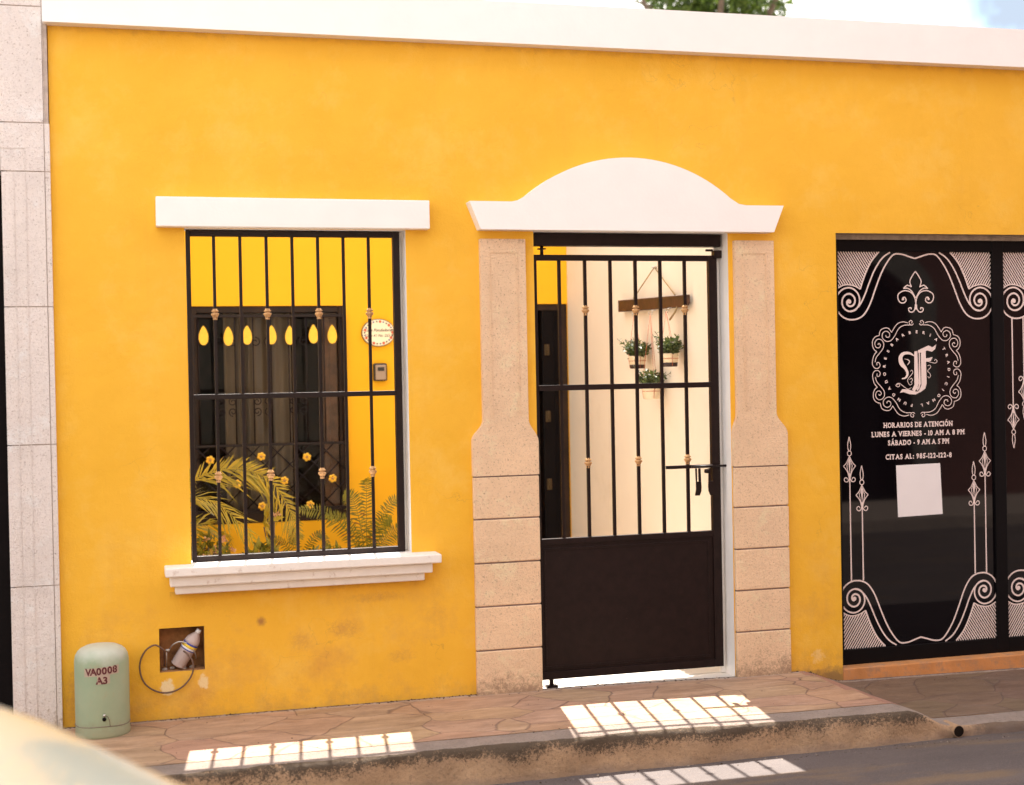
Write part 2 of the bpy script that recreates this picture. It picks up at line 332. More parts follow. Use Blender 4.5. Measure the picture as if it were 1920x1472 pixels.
def glass_mat(key, tint=(1, 1, 1), refl=1.0):
    m = bpy.data.materials.new(key); m.use_nodes = True; nt = m.node_tree; nt.nodes.clear(); M[key] = m
    o = N(nt, 'ShaderNodeOutputMaterial'); t = N(nt, 'ShaderNodeBsdfTransparent'); t.inputs[0].default_value = (*tint, 1)
    g = N(nt, 'ShaderNodeBsdfGlossy'); g.inputs['Roughness'].default_value = .01
    fr = N(nt, 'ShaderNodeFresnel'); fr.inputs[0].default_value = 1.22
    ms = N(nt, 'ShaderNodeMixShader'); nt.links.new(fr.outputs[0], ms.inputs[0])
    nt.links.new(t.outputs[0], ms.inputs[1]); nt.links.new(g.outputs[0], ms.inputs[2]); nt.links.new(ms.outputs[0], o.inputs[0])
glass_mat('window_glass', (.80, .80, .78))
def shop_glass():
    m, nt, p = nodes_of('shop_glass'); M['shop_glass'] = m
    p.inputs['Base Color'].default_value = (.004, .003, .004, 1); p.inputs['Roughness'].default_value = .03; p.inputs['IOR'].default_value = 1.35
    bump(nt, p, noise(nt, 1.6, 2), .04, .01)
shop_glass()
def plastic_bottle():
    m, nt, p = nodes_of('clear_plastic'); M['clear'] = m
    p.inputs['Base Color'].default_value = (.92, .74, .68, 1); p.inputs['Roughness'].default_value = .12
    p.inputs['Transmission Weight'].default_value = .45; p.inputs['IOR'].default_value = 1.25
    bump(nt, p, noise(nt, 50, 3), .4, .01)
plastic_bottle()
def car_paint():
    m, nt, p = nodes_of('car_paint'); M['car'] = m
    nt.links.new(ramp(nt, noise(nt, 3, 3), .3, .7, (.15, .165, .15), (.18, .19, .17)), p.inputs['Base Color'])
    p.inputs['Roughness'].default_value = .35; p.inputs['Coat Weight'].default_value = .9; p.inputs['Coat Roughness'].default_value = .09
car_paint()

# ------------------------------------------------------------------ mesh builder
C = scene.collection
def seg_frame(d):
    d = d.normalized(); a = Vector((0, 0, 1)) if abs(d.z) < .9 else Vector((1, 0, 0))
    u = d.cross(a).normalized(); return u, d.cross(u).normalized()
class MB:
    def __init__(s): s.v = []; s.f = []; s.m = []; s.sm = []
    def add(s, vs, fs, mi=0, smooth=False):
        b = len(s.v); s.v += [tuple(x) for x in vs]
        for f in fs: s.f.append([b+i for i in f]); s.m.append(mi); s.sm.append(smooth)
        return s
    def box(s, x0, x1, y0, y1, z0, z1, mi=0):
        v = [(x, y, z) for x in (x0, x1) for y in (y0, y1) for z in (z0, z1)]
        return s.add(v, [(0, 1, 3, 2), (4, 6, 7, 5), (0, 4, 5, 1), (2, 3, 7, 6), (0, 2, 6, 4), (1, 5, 7, 3)], mi)
    def prism(s, pts, y0, y1, mi=0, smooth=False):     # outline in xz, anticlockwise seen from -y
        n = len(pts); v = [(x, y0, z) for x, z in pts] + [(x, y1, z) for x, z in pts]
        s.add(v, [list(range(n)), list(range(2*n-1, n-1, -1))], mi)
        return s.add(v, [(i, n+i, n+(i+1) % n, (i+1) % n) for i in range(n)], mi, smooth)
    def tube(s, pts, r, n=8, mi=0, cap=True, radii=None):
        pts = [Vector(p) for p in pts]; rings = []; L = len(pts)
        u = None
        for i, p in enumerate(pts):
            d = (pts[min(i+1, L-1)] - pts[max(i-1, 0)])
            if d.length < 1e-9: d = Vector((0, 0, 1))
            d.normalize()
            if u is None: u, w = seg_frame(d)
            else:
                u = (u - d*u.dot(d)).normalized(); w = d.cross(u)
            rr = radii[i] if radii else r
            rings += [p + (u*math.cos(a)+w*math.sin(a))*rr for a in (2*PI*k/n for k in range(n))]
        fs = [(i*n+k, i*n+(k+1) % n, (i+1)*n+(k+1) % n, (i+1)*n+k) for i in range(L-1) for k in range(n)]
        if cap: fs += [list(range(n))[::-1], [(L-1)*n+k for k in range(n)]]
        return s.add(rings, fs, mi, True)
    def lathe(s, prof, c, n=24, mi=0, axis='Z', smooth=True, squash=1.0):   # prof: (radius, height)
        c = Vector(c); v = []
        for r, h in prof:
            for k in range(n):
                a = 2*PI*k/n; x, y = r*math.cos(a), r*math.sin(a)*squash
                v.append(c + (Vector((x, y, h)) if axis == 'Z' else Vector((x, h, y)) if axis == 'Y' else Vector((h, x, y))))
        L = len(prof)
        fs = [(i*n+k, i*n+(k+1) % n, (i+1)*n+(k+1) % n, (i+1)*n+k) for i in range(L-1) for k in range(n)]
        fs += [list(range(n))[::-1], [(L-1)*n+k for k in range(n)]]
        return s.add(v, fs, mi, smooth)
    def xform(s, mat, start=0):
        s.v[start:] = [tuple(mat @ Vector(p)) for p in s.v[start:]]; return s
    def build(s, name, mats, parent=None, origin=None, bevel=0, autosmooth=True):
        if not isinstance(mats, (list, tuple)): mats = [mats]
        if origin is None:
            xs, ys, zs = zip(*s.v); origin = ((min(xs)+max(xs))/2, (min(ys)+max(ys))/2, min(zs))
        o3 = Vector(origin)
        me = bpy.data.meshes.new(name); me.from_pydata([tuple(Vector(p)-o3) for p in s.v], [], s.f)
        for k in mats: me.materials.append(M[k])
        me.polygons.foreach_set('material_index', s.m); me.polygons.foreach_set('use_smooth', s.sm); me.update()
        o = bpy.data.objects.new(name, me); C.objects.link(o)
        if parent is not None:
            o.parent = parent; o.location = o3 - wloc(parent)
        else: o.location = o3
        if bevel:
            b = o.modifiers.new('edge', 'BEVEL'); b.width = bevel; b.segments = 2; b.limit_method = 'ANGLE'; b.angle_limit = math.radians(40)
        return o
def wloc(o):
    l = Vector(o.location)
    while o.parent: o = o.parent; l += Vector(o.location)
    return l
def tag(o, label=None, cat=None, group=None, kind=None):
    if label: o['label'] = label
    if cat: o['category'] = cat
    if group: o['group'] = group
    if kind: o['kind'] = kind
    return o
def thing(name, loc, label, cat, group=None):
    o = bpy.data.objects.new(name, None); C.objects.link(o); o.location = loc; o.empty_display_size = .1
    return tag(o, label, cat, group)
def copy_part(o, parent, dloc):
    c = o.copy(); C.objects.link(c); c.parent = parent; c.location = Vector(o.location) + Vector(dloc); return c
def wall_mesh(mb, x0, x1, z0, z1, y0, y1, holes, mi=0, back_mi=None):
    """holes: (x0,x1,z0,z1, reveal material, back y or None)"""
    xs = sorted({x0, x1, *[h[0] for h in holes], *[h[1] for h in holes]}); zs = sorted({z0, z1, *[h[2] for h in holes], *[h[3] for h in holes]})
    xs = [x for x in xs if x0 <= x <= x1]; zs = [z for z in zs if z0 <= z <= z1]
    for a, b in zip(xs, xs[1:]):
        for c, d in zip(zs, zs[1:]):
            cx, cz = (a+b)/2, (c+d)/2
            hs = [h for h in holes if h[0] < cx < h[1] and h[2] < cz < h[3]]
            if not hs:
                mb.add([(a, y0, c), (b, y0, c), (b, y0, d), (a, y0, d)], [(0, 1, 2, 3)], mi)
            if not hs or hs[0][5] is not None:
                mb.add([(a, y1, c), (b, y1, c), (b, y1, d), (a, y1, d)], [(3, 2, 1, 0)], mi if back_mi is None else back_mi)
    for a, b, c, d, rm, back in holes:
        yb = y1 if back is None else back
        mb.add([(a, y0, c), (a, yb, c), (a, yb, d), (a, y0, d)], [(0, 1, 2, 3)], rm)
        mb.add([(b, y0, c), (b, yb, c), (b, yb, d), (b, y0, d)], [(3, 2, 1, 0)], rm)
        mb.add([(a, y0, d), (b, y0, d), (b, yb, d), (a, yb, d)], [(3, 2, 1, 0)], rm)
        if c > z0: mb.add([(a, y0, c), (b, y0, c), (b, yb, c), (a, yb, c)], [(0, 1, 2, 3)], rm)
        if back is not None: mb.add([(a, yb, c), (b, yb, c), (b, yb, d), (a, yb, d)], [(0, 1, 2, 3)], rm)
    for (xa, xb) in ((x0, x0), (x1, x1)):
        mb.add([(xa, y0, z0), (xa, y1, z0), (xa, y1, z1), (xa, y0, z1)], [(0, 1, 2, 3)], mi)
    mb.add([(x0, y0, z1), (x1, y0, z1), (x1, y1, z1), (x0, y1, z1)], [(0, 1, 2, 3)], mi)
    return mb

_tc = {}
def glyphs(s, size=1.0, shear=0., off=0.):
    """outline text as 2-D mesh, centred on x, baseline 0"""
    key = (s, size, shear, off)
    if key in _tc: return _tc[key]
    cu = bpy.data.curves.new('t', 'FONT'); cu.body = s; cu.size = size; cu.align_x = 'CENTER'; cu.shear = shear; cu.offset = off; cu.resolution_u = 3
    o = bpy.data.objects.new('t', cu); C.objects.link(o)
    dg = bpy.context.evaluated_depsgraph_get(); me = bpy.data.meshes.new_from_object(o.evaluated_get(dg))
    r = ([(v.co.x, v.co.y) for v in me.vertices], [list(p.vertices) for p in me.polygons])
    bpy.data.objects.remove(o); bpy.data.curves.remove(cu); bpy.data.meshes.remove(me)
    _tc[key] = r; return r
def add_text(mb, s, size, cx, z, y, mi=0, rot=0., sx=1., shear=0., off=0., normal=(0, -1)):
    vs, fs = glyphs(s, size, shear, off); c, n = math.cos(rot), math.sin(rot)
    mb.add([(cx + (vx*sx)*c - vy*n, y, z + (vx*sx)*n + vy*c) for vx, vy in vs], fs, mi)

# ------------------------------------------------------------------ setting: ground, road, pavement
def sidewalk_h(x, y):
    t = -y/.9
    xs, xe = 3.80 + .13*t, 4.06 + .13*t
    hi = .030*y - .004 - (.016 if x > 3.4 else max(0, (x-2.6)/.8)*.016)
    lo = -.090 - .012*(x-4.07) + .060*y
    if x <= xs: return hi
    if x >= xe: return lo
    k = (x-xs)/(xe-xs); k = k*k*(3-2*k)
    return hi*(1-k) + lo*k
def road_h(x, y):
    d = -.93 - y
    return -.198 + .085*min(max(d, 0), .35) + .03*max(0, min(d, 2.6)-.35)
def sheet(name, xs, ys, hf, matsel, mats, thick_edge=None):
    mb = MB(); v = [(x, y, hf(x, y)) for y in ys for x in xs]; n = len(xs)
    for j in range(len(ys)-1):
        for i in range(n-1):
            pass
    mb.v = v
    for j in range(len(ys)-1):
        for i in range(n-1):
            mb.f.append([j*n+i, j*n+i+1, (j+1)*n+i+1, (j+1)*n+i]); mb.m.append(matsel((xs[i]+xs[i+1])/2, (ys[j]+ys[j+1])/2)); mb.sm.append(True)
    return mb.build(name, mats, origin=(0, 0, 0))
def frange(a, b, st):
    n = max(1, round((b-a)/st)); return [a + (b-a)*i/n for i in range(n+1)]
xs = frange(-12, -.4, 1.2) + frange(-.3, 6, .045) + frange(6.5, 20, 1.5)
def wob(x, k=0): return .006*math.sin(x*7.3+k) + .004*math.sin(x*19.7+k*2) + .002*math.sin(x*53+k)
o = sheet('sidewalk', xs, frange(-.745, .0, .05), sidewalk_h, lambda x, y: (0 if x < 3.80+.13*(-y/.9) else 1 if x < 3.97+.13*(-y/.9) else 2), ['pavement', 'ramp_paint', 'pavement_dull_shaded']); tag(o, kind='structure')
# kerb: top band, rounded arris, rough face
mb = MB(); kxs = xs
prof = [(-.747, -.003), (-.80, -.002), (-.86, 0.0), (-.882, -.004), (-.895, -.014), (-.902, -.03), (-.905, -.06), (-.910, -.10), (-.915, -.14), (-.93, -.215)]
rows = []
for x in kxs:
    h0 = sidewalk_h(x, -.86); row = []
    for k, (py, dz) in enumerate(prof):
        zz = h0 + dz if k < 6 else max(-.215, h0 + dz) if k < 9 else -.215
        if k <= 1: zz = sidewalk_h(x, py) + dz + .0015
        j = random.uniform(-1, 1)*(.0035 if k > 3 else .001)
        row.append((x, py + (wob(x, k*.4) if k > 2 else 0) + j, zz + (random.uniform(-1, 1)*.002 if 2 < k < 9 else 0)))
    rows.append(row)
P_ = len(prof); mb.v = [p for r in rows for p in r]
for i in range(len(kxs)-1):
    for k in range(P_-1):
        mb.f.append([i*P_+k, i*P_+k+1, (i+1)*P_+k+1, (i+1)*P_+k]); mb.m.append(0 if k < 3 else 1); mb.sm.append(True)
tag(mb.build('kerb', ['kerb_top', 'kerb_face'], origin=(0, 0, 0)), kind='structure')
o = sheet('road', xs, frange(-2.4, -.915, .08)[:-1] + [-.900], road_h, lambda x, y: 0, ['road']); tag(o, kind='structure')
mb = MB(); mb.add([(-12, -6.2, -.1), (20, -6.2, -.1), (20, -2.4, road_h(0, -2.4)), (-12, -2.4, road_h(0, -2.4))], [(0, 1, 2, 3)]); tag(mb.build('road', 'road', origin=(0, 0, 0)), kind='structure')
mb = MB(); mb.box(-12, 20, -8.3, -6.2, -.4, 0.02); tag(mb.build('sidewalk', 'kerb_top', origin=(0, 0, 0)), kind='structure')
mb = MB(); mb.add([(-300, -300, -.45), (300, -300, -.45), (300, 300, -.45), (-300, 300, -.45)], [(0, 1, 2, 3)]); tag(mb.build('ground', 'raw_concrete', origin=(0, 0, 0)), kind='structure')
# gutter crack filler between kerb and road
mb = MB(); mb.prism([(4.19+.030*math.cos(2*PI*i/20), -.166+.030*math.sin(2*PI*i/20)) for i in range(20)], -.9195, -.80, 0); mb.prism([(4.19+.0265*math.cos(2*PI*i/20), -.165+.0265*math.sin(2*PI*i/20)) for i in range(20)], -.9205, -.85, 1)
tag(mb.build('drain_pipe', ['kerb_face', 'hole_brown']), 'round dark drain hole at the end of the high kerb', 'drain')

# ------------------------------------------------------------------ the yellow house
HOUSE = thing('yellow_house', (4.5, 1.5, 0), 'yellow single storey house with barred window, iron gate, shop front and white parapet', 'house')
mb = MB()
wall_mesh(mb, 0, 9.0, -.35, 3.296, 0, .14, [
    (.605, 1.683, .732, 2.346, 1, None), (2.350, 3.430, -.35, 2.349, 1, None),
    (.447, .658, .222, .432, 2, .125), (4.070, 8.2, -.35, 2.354, 3, None)], 0, 4)
mb.build('wall', ['yellow', 'reveal_white', 'raw_brick', 'mortar', 'cream_wall'], HOUSE)
# parapet
mb = MB(); mb.prism([(-.02, 3.286), (9.0, 3.286), (9.0, 3.497), (-.02, 3.497)], -.075, .2); p_ = mb.build('parapet', 'white_paint', HOUSE, bevel=.008)
# window lintel, sill
mb = MB(); mb.box(.473, 1.796, -.062, .001, 2.3475, 2.489); mb.build('window_lintel', 'white_paint', HOUSE, bevel=.004)
mb = MB()
mb.box(.478, 1.808, -.13, .139, .690, .7335); mb.box(.500, 1.768, -.10, -.0005, .640, .6895); mb.box(.524, 1.733, -.07, -.0005, .600, .6395)
mb.build('window_sill', 'sill_white', HOUSE, bevel=.006)
# pediment
def arc(p0, p1, p2, n=24):      # circle through three points
    (x1, y1), (x2, y2), (x3, y3) = p0, p1, p2
    d = 2*(x1*(y2-y3)+x2*(y3-y1)+x3*(y1-y2))
    ux = ((x1*x1+y1*y1)*(y2-y3)+(x2*x2+y2*y2)*(y3-y1)+(x3*x3+y3*y3)*(y1-y2))/d
    uy = ((x1*x1+y1*y1)*(x3-x2)+(x2*x2+y2*y2)*(x1-x3)+(x3*x3+y3*y3)*(x2-x1))/d
    r = math.hypot(x1-ux, y1-uy); a0 = math.atan2(y1-uy, x1-ux); a1 = math.atan2(y3-uy, x3-ux)
    return [(ux+r*math.cos(a0+(a1-a0)*i/n), uy+r*math.sin(a0+(a1-a0)*i/n)) for i in range(n+1)]
top = arc((3.415, 2.522), (2.852, 2.724), (2.300, 2.522), 30)
pts = [(2.053, 2.3465), (3.664, 2.3465), (3.722, 2.488), (3.505, 2.487), (3.462, 2.494)] + top + [(2.255, 2.496), (2.215, 2.488), (1.996, 2.488)]
mb = MB(); mb.prism(pts, -.08, .001); mb.build('door_pediment', 'white_paint', HOUSE, bevel=.004)
# stone pilasters
def pilaster(xa, xb, wa, wb, zt, z0):
    mb = MB()
    e = .03; n = 8
    def curve(xn, xw, za, zb):      # S from narrow (top) to wide
        return [(xn + (xw-xn)*(.5-.5*math.cos(PI*i/n))*1.0, za + (zb-za)*i/n) for i in range(n+1)]
    L = curve(xa, wa, 1.385, 1.283); Rr = curve(xb, wb, 1.385, 1.272)
    joints = [1.100, .884, .661, .440, .218, z0]
    zt2 = zt
    # top stone: above first joint
    g = .0035
    outline = [(wa, joints[0]+g), (wb, joints[0]+g)] + Rr[::-1] + [(xb, zt2), (xa, zt2)] + L
    mb.prism(outline, -e, -.0005)
    for a, b in zip(joints, joints[1:]):
        jit = random.uniform(-.0015, .0015)
        mb.box(wa+abs(jit), wb-abs(jit), -e+jit, -.0005, b+(g if b != z0 else 0), a-g)
    mb.box(wa+.004, wb-.004, -e+.006, -.0007, z0+.02, 1.15, 1)
    o = mb.build('pilaster', ['stone_peach', 'groove'], HOUSE, bevel=.005)
    # raised fillet frame carved into the narrow shaft
    f = MB(); a, b = xa+.045, xb-.045; za, zb = 1.40, zt-.065; w = .005
    for q in ((a, a+w, za, zb), (b-w, b, za, zb), (a+w, b-w, zb-w, zb)): f.box(q[0], q[1], -e-.0035, -e-.0002, q[2], q[3])
    f.build('carved_fillet', 'stone_peach', o)
    return o
pilaster(2.060, 2.298, 2.001, 2.349, 2.304, -.03)
pilaster(3.457, 3.684, 3.432, 3.748, 2.306, -.05)

# ---- window grille
GR = MB(); y0, y1 = .050, .084
GR.box(.613, .634, y0, y1, .735, 2.343); GR.box(1.628, 1.662, y0, y1, .735, 2.343)
GR.box(.634, 1.628, y0, y1, 2.314, 2.343); GR.box(.634, 1.628, y0, y1, .735, .762)
GR = GR.build('window_grille', 'iron', HOUSE, bevel=.002)
mb = MB(); mb.box(.634, 1.628, .044, .058, 1.521, 1.546); mb.build('crossbar', 'iron', GR, bevel=.0015)
bx = [.746, .872, .999, 1.125, 1.252, 1.379, 1.506]
mb = MB(); mb.box(bx[0]-.0075, bx[0]+.0075, .0585, .0735, .762, 2.314); bar0 = mb.build('bar', 'iron', GR, bevel=.0015)
for x in bx[1:]: copy_part(bar0, GR, (x-bx[0], 0, 0))
def collar_mb(x, y, z, s=1.0):
    mb = MB(); prof = [(.006, -.034), (.013, -.033), (.0135, -.024), (.010, -.022), (.016, -.016), (.017, -.011), (.0225, -.006), (.024, 0), (.0225, .005), (.015, .008), (.013, .012), (.0215, .016), (.021, .021), (.014, .024), (.013, .032), (.006, .034)]
    v0 = len(mb.v); mb.lathe([(r*s, h*s) for r, h in prof], (x, y, z), 18)
    # fluted: pull in every third column
    vs = []
    for i, p in enumerate(mb.v):
        k = i % 18; f = .84 if k % 3 == 0 else 1.04
        vs.append((x+(p[0]-x)*f, y+(p[1]-y)*f, p[2]))
    mb.v = vs; return mb
c0 = collar_mb(bx[0], .066, 1.935, .82).build('bar_collar', 'brass', GR)
for i in (0, 2, 4, 6):
    for z in (1.935, 1.143):
        if (i, z) != (0, 1.935): copy_part(c0, GR, (bx[i]-bx[0], 0, z-1.935))

# ---- gate
mb = MB(); mb.box(2.3725, 3.4175, .062, .128, 2.281, 2.3455); mb.build('gate_header', 'iron', HOUSE, bevel=.003)
G = MB(); y0, y1 = .088, .118
G.box(2.375, 2.392, y0, y1, .020, 2.236); G.box(3.357, 3.405, y0, y1, .020, 2.236)
G.box(2.392, 3.357, y0, y1, 2.206, 2.236); G.box(2.392, 3.357, y0, y1, .725, .755); G.box(2.392, 3.357, y0, y1, .020, .062)
GATE = G.build('gate', 'iron', HOUSE, bevel=.002)
mb = MB(); mb.box(2.392, 3.357, .084, .098, 1.527, 1.556); mb.build('crossbar', 'iron', GATE, bevel=.0015)
mb = MB(); mb.box(2.392, 3.357, .098, .104, .062, .725)
a, b, c, d, w = 2.402, 3.335, .078, .705, .010
mb.box(a, b, .0935, .0975, d-w, d); mb.box(a, b, .0935, .0975, c, c+w); mb.box(a, a+w, .0935, .0975, c+w, d-w); mb.box(b-w, b, .0935, .0975, c+w, d-w)
mb.build('gate_panel', 'iron', GATE, bevel=.0015)
gx = [2.518, 2.660, 2.801, 2.942, 3.083, 3.223]
mb = MB(); mb.box(gx[0]-.0085, gx[0]+.0085, .0985, .1145, .755, 2.206); gb = mb.build('bar', 'iron', GATE, bevel=.0015)
for x in gx[1:]: copy_part(gb, GATE, (x-gx[0], 0, 0))
c1 = collar_mb(gx[1], .1065, 1.945, .82).build('bar_collar', 'brass', GATE)
for x in (gx[1], gx[3], gx[5]):
    for z in (1.945, 1.143):
        if (x, z) != (gx[1], 1.945): copy_part(c1, GATE, (x-gx[1], 0, z-1.945))
# latch: slide bar, bolt, two slotted hasps
mb = MB(); mb.box(3.0915, 3.3575, .078, .0975, 1.095, 1.113); mb.build('latch_bar', 'iron', GATE, bevel=.0015)
mb = MB(); mb.tube([(3.23, .070, 1.104), (3.445, .070, 1.104)], .0065, 10); mb.tube([(3.435, .070, 1.104), (3.452, .070, 1.104)], .009, 10); mb.build('bolt', 'iron', GATE)
def hasp(xc, dz):
    mb = MB(); o_ = [(-.014, 0), (.016, 0), (.018, -.06), (.017, -.12), (.012, -.148), (-.014, -.150), (-.002+0, -.118), (-.010, -.06)]
    # plate split round its slot so light shows through
    y0_, y1_ = .058, .066
    mb.prism([(xc-.012, 1.095-.07), (xc-.006, 1.095-.07), (xc-.006, 1.095), (xc-.014, 1.095)], y0_, y1_)
    mb.prism([(xc+.004, 1.095-.07), (xc+.017, 1.095-.07), (xc+.015, 1.095), (xc+.003, 1.095)], y0_, y1_)
    mb.prism([(xc-.018, .950), (xc+.008, .950), (xc+.017, .972), (xc+.019, .995), (xc+.017, 1.0245), (xc-.012, 1.0245), (xc-.011, .985)], y0_, y1_)
    return mb
hasp(3.262, 0).build('hasp', 'iron', GATE, bevel=.001)
mb = hasp(3.338, 0); mb.v = [(2*3.338-x, y-.004, z) for x, y, z in mb.v]; mb.f = [f[::-1] for f in mb.f]; mb.build('hasp', 'iron', GATE, bevel=.001)
mb = MB(); mb.lathe([(.002, -.012), (.014, -.010), (.016, 0), (.014, .010), (.002, .012)], (3.318, .068, 1.078), 12); mb.build('latch_knob', 'iron', GATE)
mb = MB(); mb.tube([(2.434, .103, -.012), (2.434, .103, .034)], .0125, 12); mb.box(2.405, 2.465, .085, .125, -.022, -.012); mb.build('gate_pivot', 'iron', GATE)
mb = MB(); mb.tube([(2.425, .103, 2.236), (2.425, .103, 2.281)], .009, 10); mb.lathe([(.006, 0), (.024, .002), (.024, .007), (.006, .009)], (2.425, .103, 2.262), 14); mb.build('gate_pivot', 'iron', GATE)
mb = MB(); mb.box(3.385, 3.429, .075, .115, 2.222, 2.262); mb.box(3.345, 3.385, .09, .105, 2.258, 2.270); mb.build('hinge_bracket', 'iron', GATE, bevel=.002)
mb = MB(); mb.box(3.402, 3.4295, .1195, .1395, -.02, 2.345); mb.build('door_sun_block', 'reveal_white', HOUSE)  # strip added to close the gap and block a sliver of sunlight
mb = MB(); mb.box(2.3505, 2.378, .1195, .1395, -.02, 1.40); mb.build('door_sun_block', 'reveal_white', HOUSE)  # part-height strip added to shape the sunlight slipping past the left edge
mb = MB(); mb.box(1.658, 1.6825, .1, .1395, .735, 2.345); mb.build('window_sun_block', 'reveal_white', HOUSE)  # strip added to block sun passing the grille's right edge
mb = MB(); mb.box(2.35, 3.43, .0, .14, -.35, -.024); mb.build('door_threshold', 'patio_tile', HOUSE)

# ---- patio behind: walls, floor, rooms
mb = MB(); wall_mesh(mb, .1, 3.74, -.02, 3.5, 3.0, 3.14, [(.782, 1.846, .622, 2.132, 0, None), (2.60, 3.4995, -.02, 2.137, 0, None)]); mb.build('patio_wall', ['inner_yellow'], HOUSE)
mb = MB(); mb.box(3.5, 3.62, .1405, 2.9995, -.02, 2.575); mb.build('patio_side_wall', 'cream_wall', HOUSE)
mb = MB(); mb.box(.0, .0995, .1405, 3.14, -.02, 3.45); mb.build('patio_side_wall', 'cream_wall', HOUSE)
mb = MB(); mb.box(.1, 3.4995, .1405, 2.9995, -.3, -.021); tag(mb.build('patio_floor', 'patio_tile', HOUSE))
mb = MB(); mb.box(0.0, 3.75, 3.1405, 7.0, 3.40, 3.5); mb.box(3.75, 9, .2005, 7.0, 3.28, 3.38); mb.build('roof', 'roof_grey', HOUSE)
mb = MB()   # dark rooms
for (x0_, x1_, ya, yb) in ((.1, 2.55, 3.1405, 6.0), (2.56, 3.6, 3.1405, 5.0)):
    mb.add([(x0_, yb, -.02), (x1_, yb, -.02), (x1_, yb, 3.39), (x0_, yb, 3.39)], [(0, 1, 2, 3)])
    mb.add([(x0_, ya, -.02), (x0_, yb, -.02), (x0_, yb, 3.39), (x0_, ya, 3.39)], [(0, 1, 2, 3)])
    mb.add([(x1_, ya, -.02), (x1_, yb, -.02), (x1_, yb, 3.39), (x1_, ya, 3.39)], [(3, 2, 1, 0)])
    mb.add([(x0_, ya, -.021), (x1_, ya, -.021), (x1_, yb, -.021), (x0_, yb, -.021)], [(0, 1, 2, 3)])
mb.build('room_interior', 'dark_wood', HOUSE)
# interior window
IW = MB(); y0, y1 = 3.02, 3.10
for q in ((.783, .825, .623, 2.131), (1.803, 1.845, .623, 2.131), (.825, 1.803, 2.085, 2.131), (.825, 1.803, .623, .70), (1.125, 1.150, .70, 2.085), (1.475, 1.50, .70, 2.085)):
    IW.box(q[0], q[1], y0, y1, q[2], q[3])
IW = IW.build('patio_window', 'dark_wood', HOUSE, bevel=.004)
mb = MB(); mb.add([(.825, 3.06, .70), (1.803, 3.06, .70), (1.803, 3.06, 2.085), (.825, 3.06, 2.085)], [(0, 1, 2, 3)]); mb.build('window_pane', 'window_glass', IW)
mb = MB(); mb.box(1.70, 1.802, 3.105, 3.13, .70, 2.085); mb.box(1.745, 1.752, 3.095, 3.105, .72, 2.07); mb.build('shutter', 'brown_wood', IW)
mb = MB(); n = 170   # curtain with folds
def cur(t): return 3.20 + .030*math.sin(t*46) + .018*math.sin(t*83+1) + .01*math.sin(t*19)
vs = []
for i in range(n+1):
    x = 1.02 + .46*i/n; t = x
    vs += [(x, cur(t)*1.0, .66), (x + .006*math.sin(t*60), cur(t+.01), 2.12)]
mb.add(vs, [(2*i, 2*i+2, 2*i+3, 2*i+1) for i in range(n)], 0, True)
mb.build('curtain', 'curtain', IW)
gl = MB()   # wrought iron grille in front of the inner window
yg = 2.965
for z in (2.06, 1.168, .715): gl.box(.79, 1.84, yg-.008, yg+.008, z-.009, z+.009)
for i in range(9): gl.tube([(.83+i*.123, yg, .715), (.83+i*.123, yg, 2.06)] if False else [(.83+i*.123, yg, 1.168), (.83+i*.123, yg, 2.06)], .0055, 6)
for x in (.795, 1.835): gl.box(x-.008, x+.008, yg-.0085, yg+.0085, .70, 2.075)
for k in range(-2, 7):    # diamond lattice below
    x = .795 + k*.17
    for (dx) in (1, -1):
        a = (x, .724) if dx > 0 else (x+.435, .724); b = (x+.435, 1.159) if dx > 0 else (x, 1.159)
        def clipx(p, q):
            lo, hi = .795, 1.835; (px, pz), (qx, qz) = p, q
            if max(px, qx) <= lo or min(px, qx) >= hi: return None
            out_ = []
            for X_, Z_ in ((px, pz), (qx, qz)):
                Xc = min(max(X_, lo), hi); out_.append((Xc, pz + (qz-pz)*(Xc-px)/(qx-px)))
            return out_
        r_ = clipx(a, b)
        if r_: gl.tube([(r_[0][0], yg+dx*.005, r_[0][1]), (r_[1][0], yg+dx*.005, r_[1][1])], .005, 5)
def scroll3(mb, cx, cz, r, a0, turns, y, tr=.004, sgn=1, n=26):
    mb.tube([(cx+r*(1-.75*i/n)*math.cos(a0+sgn*2*PI*turns*i/n), y, cz+r*(1-.75*i/n)*math.sin(a0+sgn*2*PI*turns*i/n)) for i in range(n+1)], tr, 5)
for cx in (1.014, 1.26, 1.506):
    for sx in (1, -1):
        scroll3(gl, cx+sx*.045, 1.88, .034, PI/2, 1.2, yg-.006, sgn=sx)
        for zz in (1.47, 1.40): scroll3(gl, cx+sx*.04, zz, .030, -PI/2 if zz < 1.45 else PI/2, 1.3, yg-.006, sgn=sx if zz > 1.45 else -sx)
gl.build('inner_grille', 'iron', IW)
